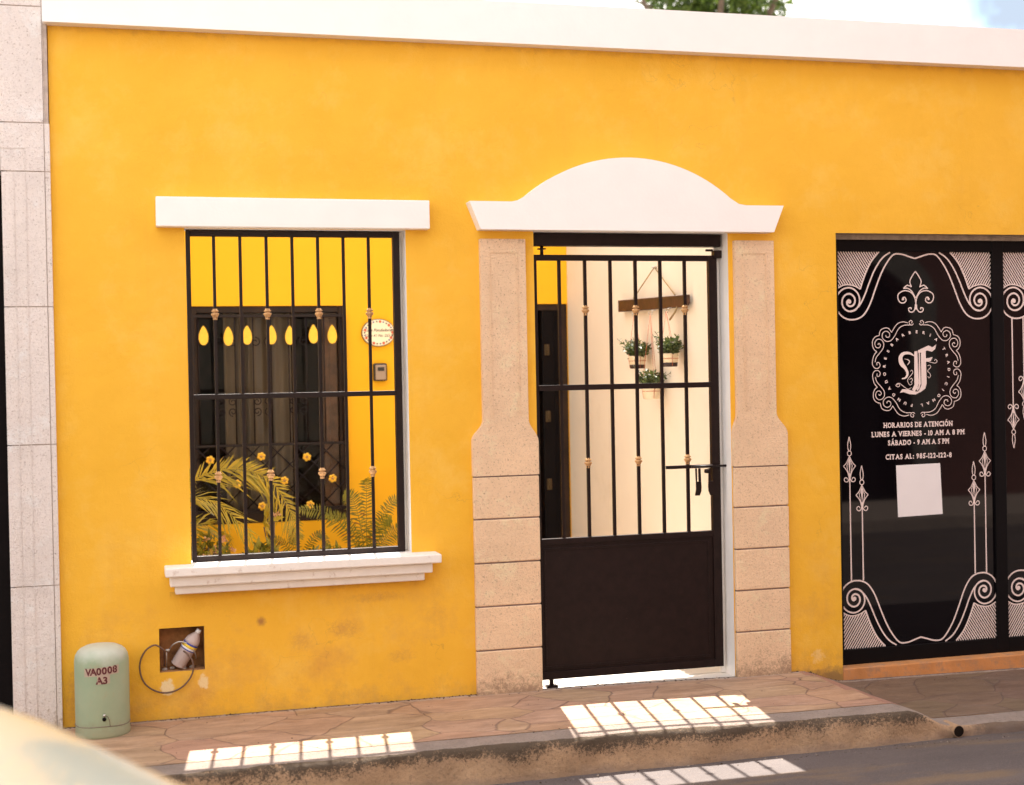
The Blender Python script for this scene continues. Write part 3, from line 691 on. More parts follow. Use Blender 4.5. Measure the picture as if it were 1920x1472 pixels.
# gold drops
def teardrop(cx, cz, y):
    mb = MB(); pts = []
    for i in range(22):
        t = 2*PI*i/22; s_ = math.sin(t/2)
        pts.append((cx + .0385*math.sin(t)*abs(s_)**.62, cz + .066*math.cos(t)))
    return mb.prism(pts[::-1], y-.004, y+.004, 0)
dx_ = [.862, 1.028, 1.155, 1.322, 1.446, 1.610, 1.741]
d0 = teardrop(dx_[0], 1.927, 2.90)
d0 = d0.build('gold_drop', 'gold_drop', IW, bevel=.002)
for i, x in enumerate(dx_[1:]): copy_part(d0, IW, (x-dx_[0], 0, (-.006, 0, .0, -.004, .003, .0)[i]))
def flower(cx, cz, y):
    mb = MB()
    for k in range(6):
        a = PI/3*k + .3; mb.lathe([(.001, -.004), (.0105, -.003), (.0118, 0), (.010, .003), (.001, .004)], (cx+.019*math.cos(a), y, cz+.019*math.sin(a)), 10, 0, 'Y')
    mb.lathe([(.001, -.010), (.007, -.007), (.009, 0), (.001, .004)], (cx, y-.003, cz), 12, 1, 'Y'); return mb
fl_ = [(.891, 1.075), (1.237, 1.089), (1.551, 1.075), (1.069, .906), (1.392, .916), (1.728, .919), (1.237, .745), (1.567, .741)]
f0 = flower(fl_[0][0], fl_[0][1], 2.93).build('gold_flower', ['gold_drop', 'brass'], IW)
for x, z in fl_[1:]: copy_part(f0, IW, (x-fl_[0][0], 0, z-fl_[0][1]))
# patio door
D = MB(); D.box(2.601, 2.68, 3.02, 3.10, -.02, 2.136); D.box(3.43, 3.499, 3.02, 3.10, -.02, 2.136); D.box(2.68, 3.43, 3.02, 3.10, 2.09, 2.136)
D = D.build('patio_door', 'dark_wood', HOUSE, bevel=.003)
mb = MB(); mb.box(3.31, 3.43, 3.03, 3.06, -.02, 2.09); mb.box(3.395, 3.402, 3.02, 3.03, .0, 2.08); mb.build('door_leaf', 'dark_void', D, bevel=.003)
for z in (1.80, 1.31, .81):
    mb = MB(); mb.box(3.325, 3.338, 3.018, 3.028, z-.04, z+.04); mb.box(3.347, 3.360, 3.018, 3.028, z-.04, z+.04); mb.tube([(3.3425, 3.016, z-.042), (3.3425, 3.016, z+.042)], .0045, 6); mb.build('hinge', 'old_brass', D)

# ------------------------------------------------------------------ things on the patio walls
S_ = thing('house_sign', (2.082, 2.98, 1.84), 'oval ceramic name plaque with a floral border on the yellow patio wall', 'sign')
mb = MB(); N_ = 40
ov = lambda a, b, k=N_: [(2.082+a*math.cos(2*PI*i/k), 1.937+b*math.sin(2*PI*i/k)) for i in range(k)]
mb.prism(ov(.120, .098), 2.978, 2.999); mb.build('plaque', 'ink_dark', S_, bevel=.002)
mb = MB(); mb.prism(ov(.115, .093), 2.974, 2.9775); mb.build('plaque_face', 'ceramic', S_)
mb = MB()
for i in range(26):
    a = 2*PI*i/26; x, z = 2.082+.100*math.cos(a), 1.937+.079*math.sin(a); r = .0105 if i % 3 == 0 else .0065
    mb.prism([(x+r*math.cos(2*PI*k/8), z+r*math.sin(2*PI*k/8)) for k in range(8)], 2.9725, 2.9738, (0, 1, 2)[i % 3])
mb.build('floral_border', ['ink_red', 'ink_dark', 'ink_blue'], S_)
mb = MB(); add_text(mb, 'Casa Fundadores', .030, 2.082, 1.945, 2.9728, shear=.35, off=.0006); add_text(mb, 'Calle 41 No. 222 B', .026, 2.082, 1.908, 2.9728, shear=.35, off=.0005); mb.build('lettering', 'ink_dark', S_)
K_ = thing('key_box', (2.087, 2.98, 1.595), 'small grey key safe on the yellow patio wall under the oval plaque', 'key box')
mb = MB(); mb.box(2.038, 2.136, 2.955, 2.999, 1.594, 1.720); mb.build('casing', 'black_plastic', K_, bevel=.012)
mb = MB(); mb.box(2.050, 2.126, 2.944, 2.9545, 1.602, 1.708); mb.build('cover', 'key_grey', K_, bevel=.008)
mb = MB(); mb.box(2.064, 2.112, 2.940, 2.9435, 1.665, 1.692); mb.build('dial_window', 'black_plastic', K_, bevel=.002)

HB = thing('hanging_board', (3.48, 1.21, 2.0), 'dark wooden rail hung by a rope from the cream patio wall behind the gate', 'plant hanger')
mb = MB()
oy = [(.655, 1.998), (.655+.04, 1.990), (1.79, 2.016), (1.79, 2.093), (.64, 2.060), (.64, 2.010)]
v = [(3.455, y, z) for y, z in oy] + [(3.48, y, z) for y, z in oy]; n = len(oy)
mb.add(v, [list(range(n)), list(range(2*n-1, n-1, -1))] + [(i, n+i, n+(i+1) % n, (i+1) % n) for i in range(n)]); mb.build('board', 'board_wood', HB, bevel=.004)
mb = MB(); mb.tube([(3.47, 1.541, 2.09), (3.485, 1.209, 2.262)], .004, 6); mb.tube([(3.485, 1.209, 2.262), (3.47, .846, 2.07)], .004, 6); mb.tube([(3.455, .78, 1.995), (3.452, .80, 1.97), (3.45, .885, 1.925)], .006, 6); mb.build('rope', 'rope', HB)
mb = MB(); mb.tube([(3.47, 1.209, 2.262), (3.50, 1.209, 2.262)], .006, 8); mb.build('nail', 'galv', HB)
hooks = [1.40, 1.12, .86]
mb = MB(); mb.tube([(3.455, hooks[0], 2.0), (3.435, hooks[0], 1.995)] + [(3.42+.013*math.cos(a), hooks[0], 1.983+.013*math.sin(a)) for a in (1.2, .2, -.8, -1.8, -2.8, -3.6)], .0025, 6)
h0 = mb.build('hook', 'galv', HB)
for y in hooks[1:]: copy_part(h0, HB, (0, y-hooks[0], -.004))
def leaf_blob(mb, c, rad, count, ls, up=.3, seed=1, squash=1., wid=.45):
    rnd = random.Random(seed)
    for i in range(count):
        while True:
            p = Vector((rnd.uniform(-1, 1), rnd.uniform(-1, 1), rnd.uniform(-1, 1)))
            if p.length < 1: break
        p = Vector((p.x*rad[0], p.y*rad[1], p.z*rad[2])) + Vector(c)
        d = Vector((rnd.gauss(0, 1), rnd.gauss(0, 1), rnd.gauss(0, 1)+up)).normalized(); s = d.cross(Vector((rnd.gauss(0, 1), rnd.gauss(0, 1), rnd.gauss(0, 1)))).normalized()
        l = ls*rnd.uniform(.6, 1.3); w = l*wid
        mb.add([p, p+d*l*.5+s*w*.5, p+d*l, p+d*l*.5-s*w*.5], [(0, 1, 2, 3)])
    return mb
def hanging_pot(y, z, label, seed, hook, dark=True, spray=False):
    T = thing('hanging_pot', (3.41, y, z-.035), label, 'hanging plant', 'potted plants hung on the wooden rail'); c = (3.41, y, z-.037)
    mb = MB()
    if dark:
        mb.lathe([(.010, 0), (.044, .0), (.047, .004), (.049, .024)], c, 24, 1); mb.lathe([(.049, .0245), (.055, .070), (.057, .078), (.052, .078), (.05, .070)], c, 24, 0)
    else: mb.lathe([(.010, 0), (.044, .0), (.047, .004), (.055, .070), (.057, .078), (.052, .078), (.05, .070)], c, 24, 0)
    mb.build('pot', ['pot_glaze', 'pot_dark'], T)
    mb = MB(); hk = Vector((3.418, hook, 1.972))
    for k in range(3):
        a = 2*PI*k/3 + .5; q = Vector(c) + Vector((.056*math.cos(a), .056*math.sin(a), .072)); b_ = Vector(c) + Vector((.048*math.cos(a), .048*math.sin(a), .004))
        mb.tube([hk, q, b_], .0014, 5)
    mb.tube([Vector(c)+Vector((.054*math.cos(2*PI*k/20), .054*math.sin(2*PI*k/20), .048)) for k in range(21)], .0015, 4)
    mb.build('cord', 'red_cord', T)
    mb = MB(); leaf_blob(mb, (c[0], c[1], c[2]+.115), (.066, .095, .052), 520, .028, .6, seed)
    rnd = random.Random(seed+50)
    for k in range(16):
        a = rnd.uniform(0, 2*PI); p0 = Vector(c) + Vector((0, 0, .08)); l = rnd.uniform(.10, .17); dv = Vector((math.cos(a)*.7, math.sin(a)*1.2, rnd.uniform(.3, 1.1))).normalized()
        mb.tube([p0, p0+dv*l*.5, p0+dv*l], .0018, 4)
        for j in range(8):
            t = .4 + .6*j/8; s = Vector((rnd.gauss(0, 1), rnd.gauss(0, 1), rnd.gauss(0, .6))).normalized(); q = p0+dv*l*t
            w = dv.cross(s).normalized()*.007
            mb.add([q, q+s*.014+w, q+s*.03, q+s*.014-w], [(0, 1, 2, 3)])
    mb.v = [(min(x, 3.494), y_, z_) for x, y_, z_ in mb.v]
    mb.build('foliage', 'pot_leaf', T)
hanging_pot(1.332, 1.678, 'upper left hanging pot of greyish green succulents with a dark base', 3, hooks[0])
hanging_pot(.804, 1.683, 'upper right hanging pot with a dark base and feathery green plant', 5, hooks[2])
hanging_pot(1.106, 1.490, 'lowest hanging pot, all pale, partly behind the gate crossbar', 8, hooks[1], dark=False)

# ------------------------------------------------------------------ plants in the patio
mb = MB(); mb.box(.1005, 2.3, 1.25, 2.9995, -.0205, .36); mb.build('planting_bed', 'inner_yellow', HOUSE)
mb = MB(); mb.box(.15, 2.25, 1.30, 2.95, .3605, .385); tag(mb.build('soil', 'soil'), kind='structure')
def bez(p, n):
    P = [Vector(q) for q in p]; out_ = []
    for i in range(n+1):     # Catmull-Rom through the points
        t = i/n*(len(P)-1); k = min(int(t), len(P)-2); f = t-k
        a, b, c, d = P[max(k-1, 0)], P[k], P[k+1], P[min(k+2, len(P)-1)]
        out_.append(.5*((2*b) + (c-a)*f + (2*a-5*b+4*c-d)*f*f + (3*b-a-3*c+d)*f**3))
    return out_
def frond(mb, pts, n, ll, lw, ang=.9, droop=.35, seed=0, r0=.006, start=.08, up=Vector((0, 0, 1)), both=True, low=1.0):
    rnd = random.Random(seed); c = bez(pts, n)
    mb.tube(c, r0, 5, 0, radii=[r0*(1-.8*i/n) for i in range(n+1)])
    for i in range(int(n*start), n+1):
        t = i/n; d = (c[min(i+1, n)]-c[max(i-1, 0)]).normalized()
        s = d.cross(Vector((0, -.9, .35)) if up is None else up)
        if s.length < .01: continue
        s.normalize(); L = ll*math.sin(PI*min(1, (.12+t*.84)))**.6*rnd.uniform(.85, 1.12)
        for sg in ((1, -1) if both else (1,)):
            dv = (d*math.cos(ang) + s*sg*math.sin(ang) + Vector((rnd.gauss(0, .12), rnd.gauss(0, .12), rnd.gauss(0, .12)))).normalized()
            w = d.cross(dv).cross(dv).normalized()*lw*.5
            L_ = L*(low if sg < 0 else 1.0)
            p0 = c[i]; p1 = p0 + dv*L_*.5 - Vector((0, 0, droop*L_*.12)); p2 = p0 + dv*L_ - Vector((0, 0, droop*L_*.5))
            mb.add([p0-w*.5, p0+w*.5, p1+w, p1-w, p2], [(0, 1, 2, 3), (3, 2, 4)])
T = thing('palm_plant', (.45, 1.8, .385), 'areca palm with a long yellow green frond arching across the barred window', 'palm')
mb = MB(); frond(mb, [(.50, 1.85, .45), (.56, 1.84, .80), (.715, 1.82, 1.005), (.868, 1.8, 1.068), (1.027, 1.8, 1.072), (1.187, 1.8, .985), (1.297, 1.8, .80), (1.35, 1.8, .64)], 78, .25, .011, ang=.72, droop=.12, seed=2, up=Vector((0, -1, .15)), start=.30, low=.45)
mb.build('frond', 'palm_leaf', T)
fr = [[(.42, 1.75, .4), (.50, 1.7, .75), (.66, 1.6, .92), (.85, 1.55, .88), (1.02, 1.5, .70)], 
      [(.40, 1.8, .4), (.46, 1.9, .8), (.55, 2.1, 1.0), (.72, 2.3, 1.02)], [(.42, 1.8, .4), (.58, 2.0, .66), (.80, 2.1, .72), (.95, 2.2, .62)]]
for k, p in enumerate(fr):
    mb = MB(); frond(mb, p, 40, .22, .013, ang=.7, droop=.5, seed=20+k, start=.3, up=(Vector((0, -1, .2)) if k % 2 else Vector((.2, -.5, 1)))); mb.build('frond', 'palm_leaf', T)
T = thing('fern_plant', (1.80, 1.9, .385), 'tall feathery fern at the right end of the barred window', 'fern')
rnd = random.Random(4)
fans = [(-.44, .44), (-.28, .40), (-.14, .52), (-.02, .62), (.12, .36), (.25, .48), (.34, .26)]
for k, (dx, dz) in enumerate(fans):
    dy = rnd.uniform(-.25, .25); mb = MB()
    p = [(1.78, 1.9, .39), (1.78+dx*.25, 1.9+dy*.3, .39+dz*.55), (1.78+dx*.62, 1.9+dy*.7, .39+dz*.9), (1.78+dx, 1.9+dy, .39+dz*.97)]
    frond(mb, p, 36, .060 if k % 2 else .075, .010, ang=1.15, droop=.35, seed=60+k, r0=.003, start=.15, up=Vector((0, -1, .2)))
    mb.build('frond', 'fern_leaf', T)
T = thing('fern_plant', (1.36, 1.9, .385), 'small arching fern near the middle of the barred window foot', 'fern')
for k, (dx, dz) in enumerate([(-.22, .24), (-.06, .30), (.18, .26)]):
    mb = MB(); frond(mb, [(1.36, 1.95, .39), (1.36+dx*.3, 1.9, .39+dz*.7), (1.36+dx*.7, 1.88, .39+dz), (1.36+dx, 1.85, .39+dz*.7)], 30, .040, .008, ang=1.1, droop=.5, seed=90+k, r0=.0025, start=.15, up=Vector((0, -1, .3)))
    mb.build('frond', 'fern_leaf', T)
def bush(label, x, y, w, h, leafm, seed, flowers=0, cat='shrub', nleaf=420, ls=.07, name='flowering_shrub'):
    T = thing(name, (x, y, .385), label, cat); rnd = random.Random(seed)
    mb = MB()
    for k in range(7): a = rnd.uniform(-1, 1); mb.tube([(x, y, .38), (x+a*w*.5, y+rnd.uniform(-.1, .1), .38+h*.5), (x+a*w*.9, y+rnd.uniform(-.15, .15), .38+h*rnd.uniform(.7, 1))], .004, 5)
    mb.build('stem', 'bark', T)
    mb = MB(); leaf_blob(mb, (x, y, .38+h*.52), (w, .16, h*.5), nleaf, ls, .8, seed, wid=.3); mb.build('foliage', leafm, T)
    if flowers:
        for k in range(flowers):
            mb = MB()
            c = (x+rnd.uniform(-w, w)*.9, y-rnd.uniform(.02, .16), .38+h*rnd.uniform(.35, 1.0)); leaf_blob(mb, c, (.018, .018, .014), 14, .022, .3, seed+k, wid=.8)
            mb.build('flower', 'flower_pink', T)
bush('leafy shrub with small pink flowers behind the left end of the window sill', .78, 1.62, .15, .30, 'fern_leaf', 11, 7)
bush('low spiky shrub with salmon flowers at the centre of the window foot', 1.10, 1.60, .14, .22, 'fern_leaf', 13, 7, ls=.085)
bush('low dense shrub right of centre at the window foot', 1.50, 1.65, .16, .20, 'fern_leaf', 15, 0, ls=.06)
bush('tall narrow leaf plant sticking up in front of the yellow ledge', 1.17, 1.8, .035, .42, 'palm_leaf', 17, 2, cat='plant', nleaf=40, ls=.10, name='leafy_plant')

# ------------------------------------------------------------------ shop front
SW = MB(); y0, y1 = .085, .135
def frm(mb, a, b):
    pass
ZB, ZT = -.028, 2.326
for (a, b) in ((4.071, 4.128), (5.104, 5.178), (6.158, 6.232), (7.21, 7.30), (8.10, 8.199)): SW.box(a, b, y0, y1, ZB, ZT)
for (a, b) in ((4.128, 5.104), (5.178, 6.158), (6.232, 7.21), (7.30, 8.10)): SW.box(a, b, y0, y1, 2.264, ZT); SW.box(a, b, y0, y1, ZB, .055)
SHOP = SW.build('shop_window', 'black_alu', HOUSE, bevel=.003)
mb = MB(); mb.box(4.071, 8.199, .06, .139, 2.3265, 2.3535); mb.build('shop_lintel_strip', 'mortar', HOUSE)
mb = MB(); mb.box(4.071, 8.199, .0, .1405, -.35, -.0285); mb.build('shop_step', 'step_orange', HOUSE, bevel=.006)
for k, (a, b) in enumerate(((4.128, 5.104), (5.178, 6.158), (6.232, 7.21), (7.30, 8.10))):
    mb = MB(); mb.box(a, b, .103, .109, .055, 2.264); mb.build('glass_pane', 'shop_glass', SHOP)
mb = MB(); mb.box(4.0, 8.3, .1405, .16, -.3, 2.5); mb.build('shop_back_screen', 'dark_void', HOUSE)
YD = [.1022]
def nexty(): YD[0] -= .000012; return YD[0]
def ribbon(mb, pts, w, w1=None, y=None):
    y = nexty() if y is None else y; n = len(pts); L = []; 
    for i, (x, z) in enumerate(pts):
        a = pts[max(i-1, 0)]; b = pts[min(i+1, n-1)]; dx, dz = b[0]-a[0], b[1]-a[1]; l = math.hypot(dx, dz) or 1
        ww = (w if w1 is None else w + (w1-w)*i/(n-1))/2
        L += [(x - dz/l*ww, y, z + dx/l*ww), (x + dz/l*ww, y, z - dx/l*ww)]
    mb.add(L, [(2*i, 2*i+1, 2*i+3, 2*i+2) for i in range(n-1)])
def spl(p, n=24): return [(q.x, q.z) for q in bez([(a, 0, b) for a, b in p], n)]
def blob(mb, x, z, r, n=12, rz=None):
    y = nexty(); rz = rz or r; mb.add([(x+r*math.cos(2*PI*i/n), y, z+rz*math.sin(2*PI*i/n)) for i in range(n)], [list(range(n))])
def spiral(c, rs, a0, sgn, n=60):
    """radii rs sampled every quarter turn, from angle a0"""
    out_ = []; q = len(rs)-1
    for i in range(n+1):
        t = i/n*q; k = min(int(t), q-1); r = rs[k]+(rs[k+1]-rs[k])*(t-k); a = a0+sgn*t*PI/2
        out_.append((c[0]+r*math.cos(a), c[1]+r*math.sin(a)))
    return out_
def seg_clip(poly, p, d):
    ts = []; n = len(poly)
    for i in range(n):
        (x1, z1), (x2, z2) = poly[i], poly[(i+1) % n]; ex, ez = x2-x1, z2-z1; den = d[0]*ez - d[1]*ex
        if abs(den) < 1e-12: continue
        t = ((x1-p[0])*ez - (z1-p[1])*ex)/den; s = ((x1-p[0])*d[1] - (z1-p[1])*d[0])/den
        if 0 <= s < 1: ts.append(t)
    ts.sort(); return [(ts[i], ts[i+1]) for i in range(0, len(ts)-1, 2)]
# corner ornament of the pane in local (u from centre, v from glass edge); flipped for the four corners
U0 = .488
def corner(mb, xc, su, v0, sv, stretch=1.0):
    T_ = lambda p: (xc + su*p[0], v0 + sv*p[1])
    W_ = .0085
    c = (.413, .277)
    rs = [.100, .082, .078, .063, .054, .045, .044, .034, .025, .014, .008]
    # line A: cusp at centre, hump, falls to the bottom of the spiral
    A = spl([(.000, .036), (.035, .026), (.085, .012), (.135, .016), (.18, .066), (.215, .125), (.250, .205), (.285, .290), (.325, .350), (.370, .374), (.413, .377)], 48)
    sp = spiral(c, rs, PI/2, -1, 84)         # v grows away from the edge
    ribbon(mb, [T_(p) for p in A], W_); ribbon(mb, [T_(p) for p in sp], W_, W_*1.3)
    blob(mb, *T_(c), .012)
    # line B
    B = spl([(.155, .002), (.205, .035), (.250, .095), (.285, .165), (.315, .235), (.345, .290), (.380, .322), (.413, .331)], 36)
    ribbon(mb, [T_(p) for p in B], W_)
    # hatch boundary
    H = spl([(.225, .0), (.275, .055), (.315, .13), (.345, .208)], 16)
    ribbon(mb, [T_(p) for p in H], W_)
    top = [(.345, .208), (.375, .192), (.413, .183), (.45, .186), (U0, .205)]
    ribbon(mb, [T_(p) for p in spl(top, 12)], W_*.8)
    poly = H + spl(top, 12)[1:] + [(U0, .0)]
    d = (-.56, .83)
    k = -.1
    for i in range(60):
        p = (.10 + i*.0158, 0.0)
        for t0, t1 in seg_clip(poly, p, d):
            if t1-t0 > .004: ribbon(mb, [T_((p[0]+d[0]*t0, p[1]+d[1]*t0)), T_((p[0]+d[0]*t1, p[1]+d[1]*t1))], .0070)
def spear(mb, x, zb, zt, s=1):     # s=-1: hanging
    W_ = .0065; f = lambda dz: zt - s*dz
    ribbon(mb, [(x, zb), (x, f(.20))], .0085, .0065)
    for sg in (1, -1):
        ribbon(mb, [(x+sg*a, f(b)) for a, b in spl([(0, 0), (.006, .025), (.0095, .045), (.0075, .068), (.003, .078)], 12)], .0048)
        ribbon(mb, [(x+sg*a, f(b)) for a, b in spl([(0, .108), (.012, .132), (.022, .148), (.038, .162)], 10)], .005)
        ribbon(mb, [(x+sg*a, f(b)) for a, b in spl([(.038, .162), (.022, .180), (.010, .203), (.002, .235)], 10)], .005)
        ribbon(mb, [(x+sg*a, f(b)) for a, b in spl([(0, .120), (.012, .150), (.016, .165), (.004, .215)], 10)], .004)
        ribbon(mb, spiral((x+sg*.022, f(.236)), [.016, .014, .012, .010, .006], (PI if sg > 0 else 0) if True else 0, -sg*s*-1, 20), .005)
        ribbon(mb, [(x+sg*a, f(b)) for a, b in spl([(0, .21), (.004, .232), (.014, .250)], 8)], .0055)
    y = nexty(); mb.add([(x-.006, y, f(.15)), (x, y, f(.115)), (x+.006, y, f(.15)), (x, y, f(.21))], [(0, 1, 2, 3)])
    ring = [(x+.0125*math.cos(2*PI*i/20), f(.092)+.0135*math.sin(2*PI*i/20)) for i in range(21)]
    ribbon(mb, ring, .0045)
XC = 4.6165
def pane_decal(xc, hang):
    for nm, v0, sv in (('scroll_decal', 2.262, -1), ('scroll_decal', .057, 1)):
        mb = MB(); corner(mb, xc, -1, v0, sv); corner(mb, xc, 1, v0, sv); mb.build(nm, 'decal_white', SHOP)
    for u, zt in ((.430, 1.235), (.356, 1.072)):
        for sg in (-1, 1):
            if hang:
                mb = MB(); spear(mb, xc+sg*u*1.0, 1.888, 1.14 if u > .4 else 1.30, -1); mb.build('spear_decal', 'decal_white', SHOP)
            else:
                mb = MB(); spear(mb, xc+sg*u, .433, zt); mb.build('spear_decal', 'decal_white', SHOP)
pane_decal(XC, False); pane_decal(5.668, True)
# fleur-de-lis
mb = MB()
for sg in (1, -1):
    f = lambda a, b: (XC+sg*a*.00088, 2.153-(b-315)*.000755)
    ribbon(mb, [f(a, b) for a, b in spl([(0, 315), (18, 340), (38, 378), (40, 400), (30, 430)], 16)], .0062)
    ribbon(mb, [f(a, b) for a, b in spl([(28, 430), (45, 422), (60, 418), (70, 424), (88, 442)], 12)], .0062)
    ribbon(mb, [f(a, b) for a, b in spl([(88, 442), (60, 440), (30, 460), (8, 500), (2, 512)], 12)], .0062)
    ribbon(mb, [f(a, b) for a, b in spl([(0, 600), (0, 560), (8, 510), (35, 470), (80, 458), (122, 480), (128, 515), (112, 545), (85, 548), (70, 530), (78, 508), (95, 510)], 44)], .0062)
    blob(mb, *f(92, 520), .0075)
    ribbon(mb, [f(a, b) for a, b in spl([(4, 560), (8, 595), (25, 617), (48, 612), (52, 590), (36, 585), (34, 597)], 20)], .0062)
mb.build('fleur_decal', 'decal_white', SHOP)
# scrolled ring
mb = MB(); ZC = 1.606
for sg in (1, -1):
    for sv in (1, -1):
        # local coordinates from the ring centre, upper-left quarter, in pixels of the study scale
        f = lambda a, b: (XC+.001 + sg*(712-a)*.00085, ZC + sv*(1040-b)*.000755)
        W_ = .0042
        ribbon(mb, [f(a, b) for a, b in spl([(674, 700), (682, 690), (672, 680), (658, 692), (666, 712), (684, 712), (690, 694), (678, 679)], 24)][0:20], W_)
        ribbon(mb, [f(a, b) for a, b in spl([(662, 714), (620, 716), (580, 740), (552, 790), (520, 828), (485, 832), (458, 806), (462, 772), (488, 758), (512, 775), (508, 800), (488, 802), (484, 788)], 60)], W_)
        ribbon(mb, [f(a, b) for a, b in spl([(648, 698), (610, 690), (570, 705), (540, 745), (527, 768)], 20)], W_)
        ribbon(mb, [f(a, b) for a, b in spl([(527, 768), (505, 738), (475, 735), (445, 752), (435, 790)], 20)], W_)
        ribbon(mb, [f(a, b) for a, b in spl([(435, 790), (405, 800), (386, 828), (386, 868), (398, 895), (415, 908)], 20)], W_)
        ribbon(mb, [f(a, b) for a, b in spl([(415, 908), (395, 935), (384, 970), (383, 1005), (400, 1030), (425, 1030), (438, 1012), (430, 990), (414, 992), (416, 1010)], 44)], W_)
        ribbon(mb, [f(a, b) for a, b in spl([(402, 985), (412, 950), (440, 915), (464, 880), (466, 845), (448, 820), (420, 818), (402, 845), (410, 875), (432, 880), (444, 862), (432, 848), (424, 858)], 60)], W_)
mb.build('ring_decal', 'decal_white', SHOP)
RR = .206
for word, a0, a1 in (('BARBERÍA', 139, 52), ('TRADICIONAL', 32, -82), ('FUNDADORES', -100, -209)):
    for i, ch in enumerate(word.replace('Í', 'I')):
        mb = MB()
        a = math.radians(a0+(a1-a0)*i/(len(word)-1)); rr = RR-.0075
        add_text(mb, ch, .0215, XC+.002+rr*math.cos(a), ZC+rr*math.sin(a)*1.01, .1019, rot=a-PI/2, off=.0010, sx=1.1)
        mb.build('ring_letter', 'decal_white', SHOP)
# opening hours
for s, z, w in (('HORARIOS DE ATENCIÓN', 1.279, .437), ('LUNES A VIERNES - 10 AM A 8 PM', 1.2295, .588), ('SÁBADO - 9 AM A 5 PM', 1.180, .387), ('CITAS AL: 985-122-122-8', 1.1015, .420)):
    mb = MB(); H_ = .0385; glyph_x = []; cur = 0.0
    SER = {'H': (((0, 0), (1, 0), (0, 1), (1, 1))), 'I': ((.5, 0), (.5, 1)), 'N': ((0, 0), (0, 1), (1, 1)), 'M': ((0, 0), (1, 0), (0, 1), (1, 1)), 'R': ((0, 0), (1, 0), (0, 1)), 'A': ((0, 0), (1, 0)), 'L': ((0, 0), (0, 1)),
           'U': ((0, 1), (1, 1)), 'E': ((0, 0), (0, 1)), 'V': ((0, 1), (1, 1)), 'P': ((0, 0), (0, 1)), 'D': ((0, 0), (0, 1)), 'T': ((.5, 0),), 'B': ((0, 0), (0, 1)), '1': ((.5, 0),), 'C': ((1, 1),), '5': ((1, 1),), 'F': ((0, 0), (0, 1))}
    for ch in s:
        if ch == ' ': cur += .013; continue
        base_ch = {'Ó': 'O', 'Á': 'A'}.get(ch, ch); vs, fs = glyphs(base_ch, H_, 0, .0014); lo, hi = min(v[0] for v in vs), max(v[0] for v in vs)
        glyph_x.append((ch, base_ch, cur - lo, cur, cur+hi-lo)); cur += hi - lo + .0052
    sx_ = w/(cur-.0052); x0_ = XC+.006-w/2
    for ch, bc, ox, a_, b_ in glyph_x:
        vs, fs = glyphs(bc, H_, 0, .0014); mb.add([(x0_+(vx+ox)*sx_, .1019, z+vy) for vx, vy in vs], fs)
        zt_ = max(v[1] for v in vs)
        for fx, fz in SER.get(bc, ()):
            cx_ = x0_+(a_+.0025+(b_-a_-.005)*fx)*sx_; zz = z+.0016 if fz == 0 else z+zt_-.0016
            ribbon(mb, [(cx_-.0052, zz), (cx_+.0052, zz)], .0034, y=.10185)
        if ch != bc:
            ax_ = x0_+(a_+b_)/2*sx_; ribbon(mb, [(ax_-.003, z+zt_+.003), (ax_+.005, z+zt_+.010)], .0045, y=.1019)
    mb.build('hours_lettering', 'decal_white', SHOP)
# ornate initial in blackletter
mb = MB(); f = lambda a, b: (XC+.001-(712-a)*.00085, ZC+(1040-b)*.000755)
def poly(pts):
    y = nexty(); mb.add([(x, y, z) for x, z in (f(a, b) for a, b in pts)], [list(range(len(pts)))[::-1]])
poly([(693, 912), (716, 908), (722, 1150), (712, 1185), (690, 1210), (672, 1195), (690, 1160)])
poly([(727, 905), (734, 906), (738, 1150), (728, 1185), (712, 1205), (706, 1200), (722, 1165)])
poly([(742, 900), (778, 880), (782, 1150), (770, 1190), (735, 1215), (700, 1222), (725, 1200), (742, 1165)])
poly([(580, 1216), (600, 1190), (640, 1192), (690, 1208), (730, 1214), (700, 1232), (650, 1228), (610, 1212)])
poly([(720, 905), (760, 885), (800, 868), (830, 882), (858, 862), (850, 895), (825, 915), (790, 905), (760, 915), (722, 925)])
poly([(742, 968), (800, 962), (830, 955), (815, 985), (778, 988), (742, 985)])
def brush(pts, ws, n=36):
    P = spl([f(a, b) for a, b in pts], n); y = nexty(); L = []
    for i, (x, z) in enumerate(P):
        a = P[max(i-1, 0)]; b = P[min(i+1, n)]; dx, dz = b[0]-a[0], b[1]-a[1]; l = math.hypot(dx, dz) or 1
        t = i/n*(len(ws)-1); k = min(int(t), len(ws)-2); w = (ws[k]+(ws[k+1]-ws[k])*(t-k))/2*.0008
        L += [(x-dz/l*w, y, z+dx/l*w), (x+dz/l*w, y, z-dx/l*w)]
    mb.add(L, [(2*i, 2*i+1, 2*i+3, 2*i+2) for i in range(n)])
brush([(700, 950), (660, 925), (615, 925), (590, 955), (598, 1000), (625, 1035), (640, 1075), (625, 1105), (598, 1112)], [4, 16, 22, 30, 34, 22, 18, 12, 6])
brush([(640, 1010), (655, 990), (650, 975), (620, 965)], [4, 8, 6, 3])
for p in ([(660, 1060), (672, 1050), (680, 1065), (668, 1085), (650, 1105), (640, 1130), (655, 1160), (672, 1150), (665, 1135)], [(560, 1160), (572, 1150), (580, 1165), (566, 1172), (552, 1160), (575, 1145), (610, 1170), (640, 1190), (668, 1180)],
          [(785, 985), (820, 995), (850, 1000), (862, 985), (850, 972), (842, 985)], [(790, 1020), (808, 1015), (815, 1030), (800, 1045), (790, 1060), (805, 1075), (812, 1095), (800, 1110), (790, 1098)], [(655, 1120), (668, 1110), (676, 1125), (662, 1140)]):
    brush(p, [3, 4, 4, 4, 3])
mb.build('initial_decal', 'decal_white', SHOP)
